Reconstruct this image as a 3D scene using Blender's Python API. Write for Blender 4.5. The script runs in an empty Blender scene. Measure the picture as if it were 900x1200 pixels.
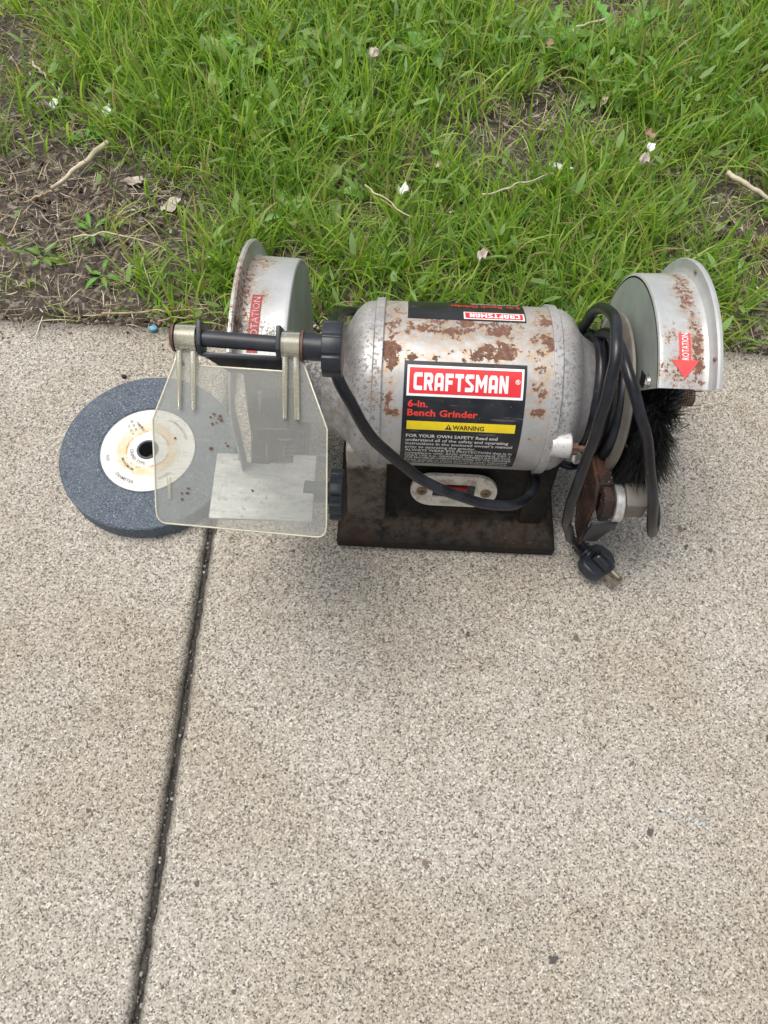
import bpy, bmesh, math, random
import numpy as np
from mathutils import Vector, Matrix, noise as mnoise
from mathutils.geometry import tessellate_polygon

random.seed(7)
rng = np.random.default_rng(7)
SC = bpy.context.scene
COL = SC.collection
PI = math.pi

# ------------------------------------------------------------------ camera
PITCH, ROLL, YAW, CAM_H = 1.130, 0.032, -0.015, 0.603
fwd = Vector((math.sin(YAW) * math.cos(PITCH), math.cos(YAW) * math.cos(PITCH), -math.sin(PITCH)))
rt0 = Vector((math.cos(YAW), -math.sin(YAW), 0))
up0 = rt0.cross(fwd)
rt = rt0 * math.cos(ROLL) + up0 * math.sin(ROLL)
up = -rt0 * math.sin(ROLL) + up0 * math.cos(ROLL)
cam_data = bpy.data.cameras.new('camera')
cam = bpy.data.objects.new('camera', cam_data)
COL.objects.link(cam)
cam.matrix_world = Matrix(((rt.x, up.x, -fwd.x, 0), (rt.y, up.y, -fwd.y, 0), (rt.z, up.z, -fwd.z, CAM_H), (0, 0, 0, 1)))
cam_data.sensor_fit = 'VERTICAL'
cam_data.sensor_height = 36
cam_data.sensor_width = 27
cam_data.lens = 27.0
cam_data.clip_start = 0.02
cam_data.clip_end = 200
SC.camera = cam

# ------------------------------------------------------------------ light
SUN_EL, SUN_AZ = math.radians(72), math.radians(-75)     # azimuth from +y (behind the grinder), clockwise
w = bpy.data.worlds.new('World')
SC.world = w
w.use_nodes = True
wn = w.node_tree.nodes
sky = wn.new('ShaderNodeTexSky')
sky.sky_type = 'NISHITA'
sky.sun_disc = False
sky.sun_elevation = SUN_EL
sky.sun_rotation = SUN_AZ
sky.air_density = 1.0
sky.dust_density = 3.5
sky.ozone_density = 1.0
wn['Background'].inputs['Strength'].default_value = 0.142
# thin overcast: most of the blue is veiled to a warm grey
bw = wn.new('ShaderNodeRGBToBW')
veil = wn.new('ShaderNodeMix'); veil.data_type = 'RGBA'; veil.blend_type = 'MULTIPLY'; veil.inputs[0].default_value = 1.0
veil.inputs[7].default_value = (1.08, 1.03, 0.97, 1)
cl = wn.new('ShaderNodeMix'); cl.data_type = 'RGBA'; cl.inputs[0].default_value = 0.72
w.node_tree.links.new(sky.outputs['Color'], bw.inputs[0])
w.node_tree.links.new(bw.outputs[0], veil.inputs[6])
w.node_tree.links.new(sky.outputs['Color'], cl.inputs[6])
w.node_tree.links.new(veil.outputs[2], cl.inputs[7])
w.node_tree.links.new(cl.outputs[2], wn['Background'].inputs['Color'])
sd = bpy.data.lights.new('sun', 'SUN')
sd.energy = 1.75
sd.angle = math.radians(34)
sd.color = (1.0, 0.955, 0.89)
sun = bpy.data.objects.new('sun', sd)
COL.objects.link(sun)
sdir = Vector((math.sin(SUN_AZ) * math.cos(SUN_EL), math.cos(SUN_AZ) * math.cos(SUN_EL), math.sin(SUN_EL)))
sun.rotation_euler = sdir.to_track_quat('Z', 'Y').to_euler()
sun.location = sdir * 5
SC.view_settings.view_transform = 'Standard'
SC.view_settings.look = 'None'
SC.view_settings.gamma = 1
SC.view_settings.exposure = 0.46

# ------------------------------------------------------------------ object helpers
WL = {}


def tag(o, label=None, cat=None, group=None, kind=None):
    if label: o['label'] = label
    if cat: o['category'] = cat
    if group: o['group'] = group
    if kind: o['kind'] = kind
    return o


def empty(name, loc, label=None, cat=None, group=None, kind=None):
    o = bpy.data.objects.new(name, None)
    COL.objects.link(o)
    o.location = loc
    o.empty_display_size = 0.02
    WL[o.name] = Vector(loc)
    return tag(o, label, cat, group, kind)


def mobj(name, verts, faces, mat, parent=None, smooth=None, midx=None, origin=None, attrs=None):
    """links verts (world coordinates) as one mesh object with its own origin"""
    v = np.asarray([tuple(a) for a in verts] if not isinstance(verts, np.ndarray) else verts, dtype=float)
    if origin is None:
        origin = (v.min(0) + v.max(0)) / 2
    origin = np.asarray(origin, float)
    me = bpy.data.meshes.new(name)
    me.from_pydata((v - origin).tolist(), [], [list(map(int, f)) for f in faces] if not isinstance(faces, np.ndarray) else faces.tolist())
    for m in (mat if isinstance(mat, (list, tuple)) else [mat]):
        me.materials.append(m)
    if midx is not None:
        me.polygons.foreach_set('material_index', np.asarray(midx, dtype=np.int32))
    if attrs:
        for k, a in attrs.items():
            a = np.asarray(a, dtype=np.float32)
            if a.ndim == 1:
                me.attributes.new(k, 'FLOAT', 'POINT').data.foreach_set('value', a)
            else:
                if a.shape[1] == 3:
                    a = np.concatenate([a, np.ones((len(a), 1), np.float32)], 1)
                me.attributes.new(k, 'FLOAT_COLOR', 'POINT').data.foreach_set('color', a.ravel())
    if smooth is not None:
        me.polygons.foreach_set('use_smooth', np.ones(len(me.polygons), dtype=bool))
        if smooth < 180:
            me.set_sharp_from_angle(angle=math.radians(smooth))
    me.update()
    o = bpy.data.objects.new(name, me)
    COL.objects.link(o)
    WL[o.name] = Vector(origin)
    if parent is not None:
        o.parent = parent
        o.location = Vector(origin) - WL[parent.name]
    else:
        o.location = origin
    return o


class B:
    """collects shapes in world coordinates"""
    def __init__(s):
        s.v, s.f, s.m = [], [], []

    def add(s, vs, fs, m=0):
        n = len(s.v)
        s.v += [Vector(a) for a in vs]
        s.f += [[i + n for i in f] for f in fs]
        s.m += [m] * len(fs)
        return s

    def lathe(s, prof, c, axis='x', n=48, a0=0.0, a1=2 * PI, m=0, close=False):
        """prof: list of (axial, radius); angle measured from +y towards +z for axis x"""
        full = abs(a1 - a0 - 2 * PI) < 1e-6
        k = n if full else n + 1
        vs = []
        for (t, r) in prof:
            for i in range(k):
                a = a0 + (a1 - a0) * i / n
                if axis == 'x': vs.append((c[0] + t, c[1] + r * math.cos(a), c[2] + r * math.sin(a)))
                elif axis == 'z': vs.append((c[0] + r * math.cos(a), c[1] + r * math.sin(a), c[2] + t))
                else: vs.append((c[0] + r * math.cos(a), c[1] + t, c[2] + r * math.sin(a)))
        fs = []
        L = len(prof)
        for j in range(L if close else L - 1):
            j2 = (j + 1) % L
            for i in range(n):
                i2 = (i + 1) % k
                fs.append((j * k + i, j2 * k + i, j2 * k + i2, j * k + i2))
        return s.add(vs, fs, m)

    def tube(s, pts, r, n=12, m=0, caps=True, radii=None):
        pts = [Vector(p) for p in pts]
        vs, fs = [], []
        T = (pts[1] - pts[0]).normalized()
        N = T.orthogonal().normalized()
        for i, p in enumerate(pts):
            if i > 0:
                t2 = (pts[min(i + 1, len(pts) - 1)] - pts[i - 1]).normalized()
                N = (N - t2 * N.dot(t2)).normalized()
                T = t2
            Bn = T.cross(N)
            rr = radii[i] if radii else r
            for k in range(n):
                a = 2 * PI * k / n
                vs.append(p + (N * math.cos(a) + Bn * math.sin(a)) * rr)
        for i in range(len(pts) - 1):
            for k in range(n):
                fs.append((i * n + k, i * n + (k + 1) % n, (i + 1) * n + (k + 1) % n, (i + 1) * n + k))
        if caps:
            fs.append(tuple(range(n))[::-1])
            fs.append(tuple((len(pts) - 1) * n + k for k in range(n)))
        return s.add(vs, fs, m)

    def prism(s, poly, vec, m=0, bevel=0.0, seg=2, mside=None, ang=30):
        """poly: planar 3D outline, extruded by vec, optional rounded edges"""
        bm = bmesh.new()
        vs = [bm.verts.new(Vector(p)) for p in poly]
        f = bm.faces.new(vs)
        r = bmesh.ops.extrude_face_region(bm, geom=[f])
        bmesh.ops.translate(bm, verts=[g for g in r['geom'] if isinstance(g, bmesh.types.BMVert)], vec=Vector(vec))
        bmesh.ops.recalc_face_normals(bm, faces=bm.faces)
        if bevel > 0:
            bm.normal_update()
            ed = [e for e in bm.edges if e.calc_face_angle(0) > math.radians(ang)]
            bmesh.ops.bevel(bm, geom=ed, offset=bevel, segments=seg, profile=0.5, affect='EDGES', clamp_overlap=True)
        bm.verts.index_update()
        vn = Vector(vec).normalized()
        n0 = len(s.v)
        s.v += [v.co.copy() for v in bm.verts]
        bm.normal_update()
        for f in bm.faces:
            s.f.append([v.index + n0 for v in f.verts])
            s.m.append(m if (mside is None or abs(f.normal.dot(vn)) > 0.7) else mside)
        bm.free()
        return s

    def box(s, c, size, rot=None, bevel=0.0, m=0, seg=2):
        R = rot if rot is not None else Matrix.Identity(3)
        c = Vector(c)
        hx, hy, hz = size[0] / 2, size[1] / 2, size[2] / 2
        poly = [c + R @ Vector((x, y, -hz)) for x, y in ((-hx, -hy), (hx, -hy), (hx, hy), (-hx, hy))]
        return s.prism(poly, R @ Vector((0, 0, 2 * hz)), m=m, bevel=bevel, seg=seg)

    def build(s, name, mat, parent=None, smooth=35, **k):
        return mobj(name, s.v, s.f, mat, parent, smooth, midx=s.m if isinstance(mat, (list, tuple)) else None, **k)


def spline(pts, per=8):
    P = [Vector(p) for p in pts]
    P = [P[0] * 2 - P[1]] + P + [P[-1] * 2 - P[-2]]
    out = []
    for i in range(1, len(P) - 2):
        a, b, c, d = P[i - 1:i + 3]
        for k in range(per):
            t = k / per
            out.append(0.5 * ((2 * b) + (c - a) * t + (2 * a - 5 * b + 4 * c - d) * t * t + (3 * b - a - 3 * c + d) * t ** 3))
    out.append(P[-2])
    return out


def frame(z, x=(1, 0, 0)):
    z = Vector(z).normalized()
    x = Vector(x)
    x = (x - z * x.dot(z)).normalized()
    y = z.cross(x)
    return Matrix((x, y, z)).transposed()


# ------------------------------------------------------------------ materials
def lin(r, g, b):
    f = lambda c: (c / 255 / 12.92) if c / 255 <= 0.04045 else ((c / 255 + 0.055) / 1.055) ** 2.4
    return (f(r), f(g), f(b), 1)


class NT:
    def __init__(s, name):
        s.mat = bpy.data.materials.new(name)
        s.mat.use_nodes = True
        s.t = s.mat.node_tree
        s.N, s.L = s.t.nodes, s.t.links
        s.b = s.N['Principled BSDF']
        s.out = s.N['Material Output']
        tc = s.N.new('ShaderNodeTexCoord')
        s.obj = tc.outputs['Object']
        s.geo = s.N.new('ShaderNodeNewGeometry').outputs['Position']

    def inp(s, sock, v):
        if isinstance(v, bpy.types.NodeSocket): s.L.new(v, sock)
        elif v is not None: sock.default_value = v

    def noise(s, scale, detail=3, rough=0.55, vec=None, dist=0.0, off=None, col=False):
        n = s.N.new('ShaderNodeTexNoise')
        n.inputs['Scale'].default_value = scale
        n.inputs['Detail'].default_value = detail
        n.inputs['Roughness'].default_value = rough
        n.inputs['Distortion'].default_value = dist
        v = vec or s.geo
        if off:
            m = s.N.new('ShaderNodeVectorMath'); m.operation = 'ADD'
            s.L.new(v, m.inputs[0]); m.inputs[1].default_value = off
            v = m.outputs[0]
        s.L.new(v, n.inputs['Vector'])
        return n.outputs['Color' if col else 'Fac']

    def vor(s, scale, feature='F1', out='Distance', vec=None, rand=1.0):
        n = s.N.new('ShaderNodeTexVoronoi')
        n.feature = feature
        n.inputs['Scale'].default_value = scale
        n.inputs['Randomness'].default_value = rand
        s.L.new(vec or s.geo, n.inputs['Vector'])
        return n.outputs[out]

    def ramp(s, fac, stops, interp='LINEAR'):
        n = s.N.new('ShaderNodeValToRGB')
        cr = n.color_ramp
        cr.interpolation = interp
        while len(cr.elements) < len(stops): cr.elements.new(0.5)
        for e, (p, c) in zip(cr.elements, stops):
            e.position = p
            e.color = c if isinstance(c, tuple) else (c, c, c, 1)
        s.L.new(fac, n.inputs['Fac'])
        return n.outputs['Color']

    def mix(s, fac, a, b, mode='MIX'):
        n = s.N.new('ShaderNodeMix')
        n.data_type = 'RGBA'; n.blend_type = mode
        s.inp(n.inputs[0], fac); s.inp(n.inputs[6], a); s.inp(n.inputs[7], b)
        return n.outputs[2]

    def math(s, op, a, b=None, c=None, clamp=False):
        n = s.N.new('ShaderNodeMath'); n.operation = op; n.use_clamp = clamp
        s.inp(n.inputs[0], a)
        if b is not None: s.inp(n.inputs[1], b)
        if c is not None: s.inp(n.inputs[2], c)
        return n.outputs[0]

    def smooth(s, v, lo, hi, a=0.0, b=1.0):
        n = s.N.new('ShaderNodeMapRange'); n.interpolation_type = 'SMOOTHSTEP'
        s.inp(n.inputs['Value'], v); s.inp(n.inputs['From Min'], lo); s.inp(n.inputs['From Max'], hi)
        n.inputs['To Min'].default_value = a; n.inputs['To Max'].default_value = b
        return n.outputs['Result']

    def attr(s, name, out='Fac'):
        n = s.N.new('ShaderNodeAttribute'); n.attribute_name = name
        return n.outputs[out]

    def sep(s, vec=None):
        n = s.N.new('ShaderNodeSeparateXYZ'); s.L.new(vec or s.geo, n.inputs[0])
        return n.outputs

    def scale(s, v3, vec=None):
        m = s.N.new('ShaderNodeVectorMath'); m.operation = 'MULTIPLY'
        s.L.new(vec or s.geo, m.inputs[0]); m.inputs[1].default_value = v3
        return m.outputs[0]

    def spec(s, v):
        s.b.inputs['Specular IOR Level'].default_value = v
        return s

    def bump(s, h, strength=0.5, dist=0.001, prev=None):
        n = s.N.new('ShaderNodeBump')
        n.inputs['Strength'].default_value = strength
        n.inputs['Distance'].default_value = dist
        s.L.new(h, n.inputs['Height'])
        if prev: s.L.new(prev, n.inputs['Normal'])
        return n.outputs[0]

    def set(s, color=None, rough=None, metal=None, normal=None, **k):
        s.inp(s.b.inputs['Base Color'], color); s.inp(s.b.inputs['Roughness'], rough); s.inp(s.b.inputs['Metallic'], metal)
        if normal: s.L.new(normal, s.b.inputs['Normal'])
        for key, v in k.items(): s.inp(s.b.inputs[key.replace('_', ' ')], v)
        return s.mat


def silver_paint(name, base, nsc=95, halo_c=(0.46, 0.30, 0.155, 1), speck=0.0, rust_w=1.0, rough=0.42, metal=0.25, dirt=(0.30, 0.25, 0.19, 1), speck_col=(0.17, 0.165, 0.16, 1), ssc=430):
    """scuffed silver paint; attribute 'rust' says how much of it has flaked to brown rust, 'grime' how much brown dust clings"""
    t = NT(name)
    ru = t.attr('rust'); gr = t.attr('grime'); sp = t.attr('speck')
    n1 = t.noise(nsc, 6, 0.62, dist=0.35)
    n2 = t.noise(360, 5, 0.68, off=(3, 1, 2))
    nn = t.math('ADD', t.math('MULTIPLY', n1, 0.62), t.math('MULTIPLY', n2, 0.38))
    thr = t.math('SUBTRACT', 0.745, t.math('MULTIPLY', ru, 0.36 * rust_w))
    mask = t.smooth(nn, thr, t.math('ADD', thr, 0.018))
    halo = t.smooth(nn, t.math('SUBTRACT', thr, 0.17), thr)
    hn = t.smooth(t.noise(300, 4, 0.7, off=(1, 5, 0)), 0.42, 0.56)
    halo = t.math('MULTIPLY', t.math('MULTIPLY', halo, hn), t.smooth(ru, 0.10, 0.5))
    tone = t.ramp(t.noise(38, 4), [(0.3, tuple(c * 0.84 for c in base) + (1,)), (0.7, tuple(min(1, c * 1.12) for c in base) + (1,))])
    col = t.mix(t.math('MULTIPLY', gr, t.smooth(t.noise(150, 5, 0.7), 0.35, 0.62)), tone, dirt)
    col = t.mix(t.math('MULTIPLY', halo, 0.8), col, halo_c)
    sn = t.noise(ssc, 4, 0.66, off=(7, 7, 1))
    sthr = t.math('SUBTRACT', 0.70, t.math('MULTIPLY', t.math('ADD', sp, speck), 0.20))
    sm = t.smooth(sn, sthr, t.math('ADD', sthr, 0.03))
    col = t.mix(t.math('MULTIPLY', sm, 0.85), col, speck_col)
    rc = t.ramp(t.noise(300, 4, 0.7), [(0.3, (0.10, 0.045, 0.032, 1)), (0.6, (0.20, 0.105, 0.072, 1)), (0.75, (0.30, 0.17, 0.11, 1))])
    col = t.mix(mask, col, rc)
    bump = t.bump(t.math('SUBTRACT', t.math('MULTIPLY', n2, 0.25), mask), 0.5, 0.0005)
    return t.set(col, t.mix(mask, (rough,) * 3 + (1,), (0.85, 0.85, 0.85, 1)), t.mix(t.math('MAXIMUM', mask, sm), (metal,) * 3 + (1,), (0, 0, 0, 1)), bump)


def m_simple(name, col, rough=0.5, metal=0.0, var=0.25, scale=120, bump=0.0, bscale=600, **k):
    t = NT(name)
    c = t.ramp(t.noise(scale, 4), [(0.3, tuple(x * (1 - var) for x in col[:3]) + (1,)), (0.7, tuple(min(1, x * (1 + var)) for x in col[:3]) + (1,))])
    nb = t.bump(t.noise(bscale, 3), bump, 0.0004) if bump else None
    return t.set(c, rough, metal, nb, **k)


M = {}
M['housing'] = silver_paint('painted_housing', (0.455, 0.465, 0.475), metal=0.35, speck=-0.12, rust_w=1.0)
M['bell'] = silver_paint('flaked_bell', (0.47, 0.475, 0.485), metal=0.4, speck=0.42, rust_w=1.0, dirt=(0.25, 0.20, 0.16, 1))
M['guard'] = silver_paint('guard_paint', (0.455, 0.475, 0.485), nsc=330, ssc=760, speck_col=(0.10, 0.075, 0.06, 1), halo_c=(0.36, 0.21, 0.11, 1), speck=-0.4, rust_w=1.0, rough=0.40)
M['inside'] = m_simple('dark_guard_inside', (0.042, 0.042, 0.038), 0.85, var=0.4, scale=90)  # inner faces of the guards, much darker than the paint outside
M['guard_side'] = silver_paint('guard_side_paint', (0.30, 0.335, 0.31), speck=-0.4, rough=0.5, metal=0.1)
M['lugmetal'] = silver_paint('lug_metal', (0.58, 0.58, 0.57), speck=0.5)

t = NT('base_casting')
n1 = t.noise(26, 5, 0.6); n2 = t.noise(120, 5, 0.7); n3 = t.noise(700, 2)
c = t.ramp(n2, [(0.30, (0.006, 0.006, 0.006, 1)), (0.62, (0.020, 0.018, 0.016, 1))])
c = t.mix(t.math('MULTIPLY', t.smooth(n1, 0.48, 0.66), 0.8), c, (0.036, 0.020, 0.012, 1))
c = t.mix(t.math('MULTIPLY', t.attr('dusty'), t.smooth(n2, 0.35, 0.62)), c, (0.062, 0.047, 0.035, 1))
c = t.mix(t.smooth(t.vor(210), 0.055, 0.035), c, (0.36, 0.34, 0.31, 1))
M['base'] = t.spec(.22).set(c, 0.72, 0.0, t.bump(t.math('ADD', n2, t.math('MULTIPLY', n3, 0.3)), 0.5, 0.0012))
M['pedestal'] = None

t = NT('pedestal_grime')
z = t.sep()[2]
n2 = t.noise(75, 6, 0.7); n4 = t.noise(260, 4, 0.7, vec=t.scale((1.6, 1, 0.6)), dist=1.2)
c = t.mix(t.smooth(n2, 0.34, 0.60), (0.050, 0.041, 0.032, 1), (0.125, 0.105, 0.084, 1))
c = t.mix(t.smooth(t.math('ADD', z, t.math('MULTIPLY', n2, 0.03)), 0.100, 0.112), c, (0.34, 0.32, 0.285, 1))
c = t.mix(t.smooth(n4, 0.60, 0.64), c, (0.045, 0.036, 0.028, 1))
c = t.mix(t.smooth(t.vor(200), 0.055, 0.035), c, (0.45, 0.42, 0.38, 1))
M['pedestal'] = t.spec(.25).set(c, 0.78, 0, t.bump(n2, 0.35, 0.001))

t = NT('cord_rubber')
n = t.noise(60, 4); n2 = t.noise(500, 3)
c = t.mix(t.smooth(n, 0.42, 0.66), (0.006, 0.007, 0.010, 1), (0.015, 0.019, 0.028, 1))
c = t.mix(t.smooth(n2, 0.69, 0.75), c, (0.10, 0.10, 0.10, 1))
M['cord'] = t.set(c, t.ramp(n, [(0.3, 0.26), (0.7, 0.46)]), 0, t.bump(n2, 0.15, 0.0003))
M['black_plastic'] = m_simple('black_plastic', (0.018, 0.023, 0.031), 0.42, bump=0.15, var=0.4)
M['black_steel'] = m_simple('black_painted_steel', (0.022, 0.026, 0.034), 0.45, bump=0.1, var=0.35)
M['gloss_black'] = m_simple('glossy_black_plastic', (0.012, 0.014, 0.018), 0.22)
M['shaft_steel'] = m_simple('threaded_steel', (0.30, 0.23, 0.17), 0.42, 0.6, bump=0.3)
M['rust'] = None
t = NT('rusty_steel')
n = t.noise(55, 6, 0.7, dist=0.8); n2 = t.noise(330, 4, 0.7)
c = t.ramp(n, [(0.3, (0.012, 0.009, 0.008, 1)), (0.5, (0.040, 0.023, 0.017, 1)), (0.7, (0.10, 0.040, 0.022, 1))])
c = t.mix(t.smooth(n2, 0.64, 0.68), c, (0.34, 0.31, 0.28, 1))
M['rust'] = t.set(c, 0.75, 0.2, t.bump(n2, 0.5, 0.0006))
M['copper'] = m_simple('tarnished_rust_cap', (0.125, 0.068, 0.045), 0.6, 0.2, var=0.45, scale=260, bump=0.4)
M['zinc'] = m_simple('bright_zinc', (0.60, 0.60, 0.59), 0.34, 0.65, var=0.3, scale=200, bump=0.3)
t = NT('printed_black')
n = t.noise(60, 4)
c = t.mix(t.smooth(n, .35, .65), (0.007, 0.008, 0.012, 1), (0.018, 0.019, 0.024, 1))
c = t.mix(t.smooth(t.noise(330, 4, 0.75), 0.68, 0.71), c, (0.30, 0.29, 0.27, 1))
c = t.mix(t.math('MULTIPLY', t.smooth(t.noise(160, 3, 0.6, vec=t.scale((.25, 2.2, 2.2))), 0.66, 0.70), .6), c, (0.12, 0.12, 0.13, 1))
M['label_black'] = t.set(c, t.ramp(n, [(0.3, 0.28), (0.7, 0.45)]))
M['label_red'] = m_simple('printed_red', (0.66, 0.025, 0.035), 0.42, var=0.08)
M['label_red2'] = m_simple('printed_orange_red', (0.70, 0.045, 0.03), 0.42, var=0.08)
M['label_white'] = m_simple('printed_white', (0.84, 0.84, 0.84), 0.45, var=0.05)
M['label_small'] = m_simple('printed_small_white', (0.66, 0.66, 0.64), 0.5, var=0.15)
M['label_yellow'] = m_simple('printed_yellow', (0.82, 0.63, 0.015), 0.45, var=0.06, scale=200)
M['sticker_pink'] = m_simple('faded_red_sticker', (0.72, 0.075, 0.075), 0.5, var=0.1)
M['sticker_print'] = m_simple('worn_sticker_print', (0.50, 0.33, 0.32), 0.6, var=0.4, scale=500)
t = NT('worn_red_sticker')
c = t.mix(t.smooth(t.noise(520, 4, 0.7), 0.50, 0.60), (0.46, 0.045, 0.05, 1), (0.20, 0.05, 0.045, 1))
c = t.mix(t.smooth(t.noise(760, 4, 0.66), 0.53, 0.56), c, (0.09, 0.06, 0.055, 1))
M['sticker_old'] = t.set(c, 0.6)
M['rocker'] = m_simple('red_rocker', (0.16, 0.005, 0.007), 0.35, var=0.2)
M['plate_cream'] = None
t = NT('switch_plate_plastic')
n = t.noise(70, 5, 0.7)
c = t.mix(t.smooth(n, 0.44, 0.66), (0.52, 0.50, 0.44, 1), (0.27, 0.235, 0.18, 1))
c = t.mix(t.smooth(t.noise(300, 3, 0.7), 0.64, 0.68), c, (0.22, 0.13, 0.07, 1))
M['plate_cream'] = t.set(c, 0.55)
M['print_grey'] = m_simple('worn_print', (0.28, 0.18, 0.13), 0.6)
t = NT('galvanised_rest')
s = t.scale((1, 3.2, 1))
n = t.noise(60, 6, 0.65, vec=s); n2 = t.noise(330, 3)
c = t.ramp(n, [(0.32, (0.36, 0.375, 0.375, 1)), (0.68, (0.60, 0.62, 0.62, 1))])
c = t.mix(t.smooth(n2, 0.60, 0.70), c, (0.26, 0.26, 0.25, 1))
M['galv'] = t.set(c, 0.5, 0.3, t.bump(n2, 0.25, 0.0004))

# clear yellowed plastic, hazed and scratched: part see-through, part surface film
def clear_plastic(name, haze, ior=1.45, tint=(0.93, 0.935, 0.90, 1), film=(0.50, 0.50, 0.45, 1), gloss=0.055):
    t = NT(name)
    tr = t.N.new('ShaderNodeBsdfTransparent'); tr.inputs[0].default_value = tint
    df = t.N.new('ShaderNodeBsdfDiffuse')
    n = t.noise(30, 5, 0.65); n2 = t.noise(420, 3, 0.7); n3 = t.vor(140)
    fc = t.mix(t.smooth(n, 0.35, 0.65), film, tuple(c * 0.86 for c in film[:3]) + (1,))
    t.inp(df.inputs[0], fc)
    gl = t.N.new('ShaderNodeBsdfGlossy'); gl.inputs['Roughness'].default_value = 0.16
    t.L.new(t.bump(t.noise(90, 4), 0.12, 0.0006), gl.inputs['Normal'])
    hz = t.math('ADD', t.math('MULTIPLY', t.smooth(n, 0.3, 0.7), haze * 0.5), haze * 0.75)
    hz = t.math('ADD', hz, t.math('MULTIPLY', t.smooth(n2, 0.62, 0.72), 0.10))
    scr = t.noise(70, 2, 0.5, vec=t.scale((10, 0.7, 1)), off=(2, 2, 2))
    hz = t.math('ADD', hz, t.math('MULTIPLY', t.smooth(scr, 0.64, 0.70), 0.10))
    scr2 = t.noise(60, 2, 0.5, vec=t.scale((1.0, 14, 14)), off=(5, 1, 2))
    hz = t.math('ADD', hz, t.math('MULTIPLY', t.smooth(scr2, 0.63, 0.67), 0.12))
    hz = t.math('ADD', hz, t.math('MULTIPLY', t.smooth(t.noise(9, 3, 0.6), 0.42, 0.62), 0.10), clamp=True)
    m1 = t.N.new('ShaderNodeMixShader'); t.inp(m1.inputs[0], hz)
    t.L.new(tr.outputs[0], m1.inputs[1]); t.L.new(df.outputs[0], m1.inputs[2])
    fr = t.N.new('ShaderNodeFresnel'); fr.inputs[0].default_value = ior
    m2 = t.N.new('ShaderNodeMixShader'); t.inp(m2.inputs[0], t.math('ADD', fr.outputs[0], gloss, clamp=True))
    t.L.new(m1.outputs[0], m2.inputs[1]); t.L.new(gl.outputs[0], m2.inputs[2])
    t.L.new(m2.outputs[0], t.out.inputs[0])
    return t.mat


M['clear'] = clear_plastic('hazy_clear_plastic', 0.20, film=(0.47, 0.48, 0.445, 1))
M['clear_edge'] = clear_plastic('yellowed_lit_edge', 0.75, film=(0.80, 0.77, 0.60, 1), gloss=0.08)  # yellowed plastic, with the bright line of refracted light painted into its colour
M['clear_rib'] = clear_plastic('yellowed_plastic_rib', 0.22, 1.22, film=(0.66, 0.64, 0.50, 1), gloss=0.03)
M['specks'] = m_simple('rust_specks', (0.12, 0.05, 0.025), 0.8)

t = NT('abrasive_wheel')
v = t.vor(1500, out='Color')
vs = t.sep(v)[0]
n = t.noise(45, 4)
c = t.ramp(vs, [(0.0, (0.032, 0.043, 0.060, 1)), (0.55, (0.082, 0.104, 0.136, 1)), (0.85, (0.145, 0.178, 0.218, 1)), (0.985, (0.20, 0.25, 0.30, 1)), (1.0, (0.45, 0.50, 0.54, 1))])
c = t.mix(t.smooth(n, 0.3, 0.75, 0.0, 0.35), c, (0.13, 0.15, 0.18, 1))
M['abrasive'] = t.set(c, 0.8, 0, t.bump(vs, 0.6, 0.0007))
t = NT('bore_bushing')
M['bushing'] = t.set((0.03, 0.035, 0.045, 1), 0.5)

t = NT('stained_paper')
mp = t.N.new('ShaderNodeVectorMath'); mp.operation = 'LENGTH'
xy = t.scale((1, 1, 0), t.obj); t.L.new(xy, mp.inputs[0])
r = mp.outputs['Value']
rn = t.math('ADD', r, t.math('MULTIPLY', t.math('SUBTRACT', t.noise(55, 4), 0.5), 0.009))
ring = t.math('MULTIPLY', t.smooth(rn, 0.0165, 0.0190), t.smooth(rn, 0.0285, 0.0245))
ring2 = t.math('MULTIPLY', t.smooth(rn, 0.0170, 0.0178), t.smooth(rn, 0.0195, 0.0183))
n = t.noise(90, 5, 0.7)
c = t.mix(t.smooth(n, 0.5, 0.8, 0, 0.4), (0.68, 0.675, 0.64, 1), (0.50, 0.49, 0.45, 1))
c = t.mix(t.math('MULTIPLY', ring, t.smooth(n, 0.30, 0.58, 0.2, 0.9)), c, (0.62, 0.49, 0.29, 1))
c = t.mix(t.math('MULTIPLY', ring2, t.smooth(n, 0.42, 0.56)), c, (0.50, 0.27, 0.09, 1))
c = t.mix(t.math('MULTIPLY', t.smooth(t.noise(420, 3, 0.7), 0.66, 0.70), 0.8), c, (0.30, 0.17, 0.08, 1))
M['paper'] = t.set(c, 0.8)
M['ink'] = m_simple('label_ink', (0.20, 0.18, 0.15), 0.8, var=0.4, scale=400)
M['bristle'] = m_simple('black_bristle', (0.035, 0.036, 0.040), 0.30, 0.35, var=0.6, scale=500)
M['plate_dust'] = m_simple('dusty_disc', (0.16, 0.145, 0.125), 0.6, 0.1, var=0.2, scale=60)
M['screw'] = m_simple('rusty_screw', (0.20, 0.12, 0.075), 0.6, 0.4, var=0.4, scale=400, bump=0.4)
M['prong'] = m_simple('dull_prong', (0.30, 0.26, 0.20), 0.4, 0.8)

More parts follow.
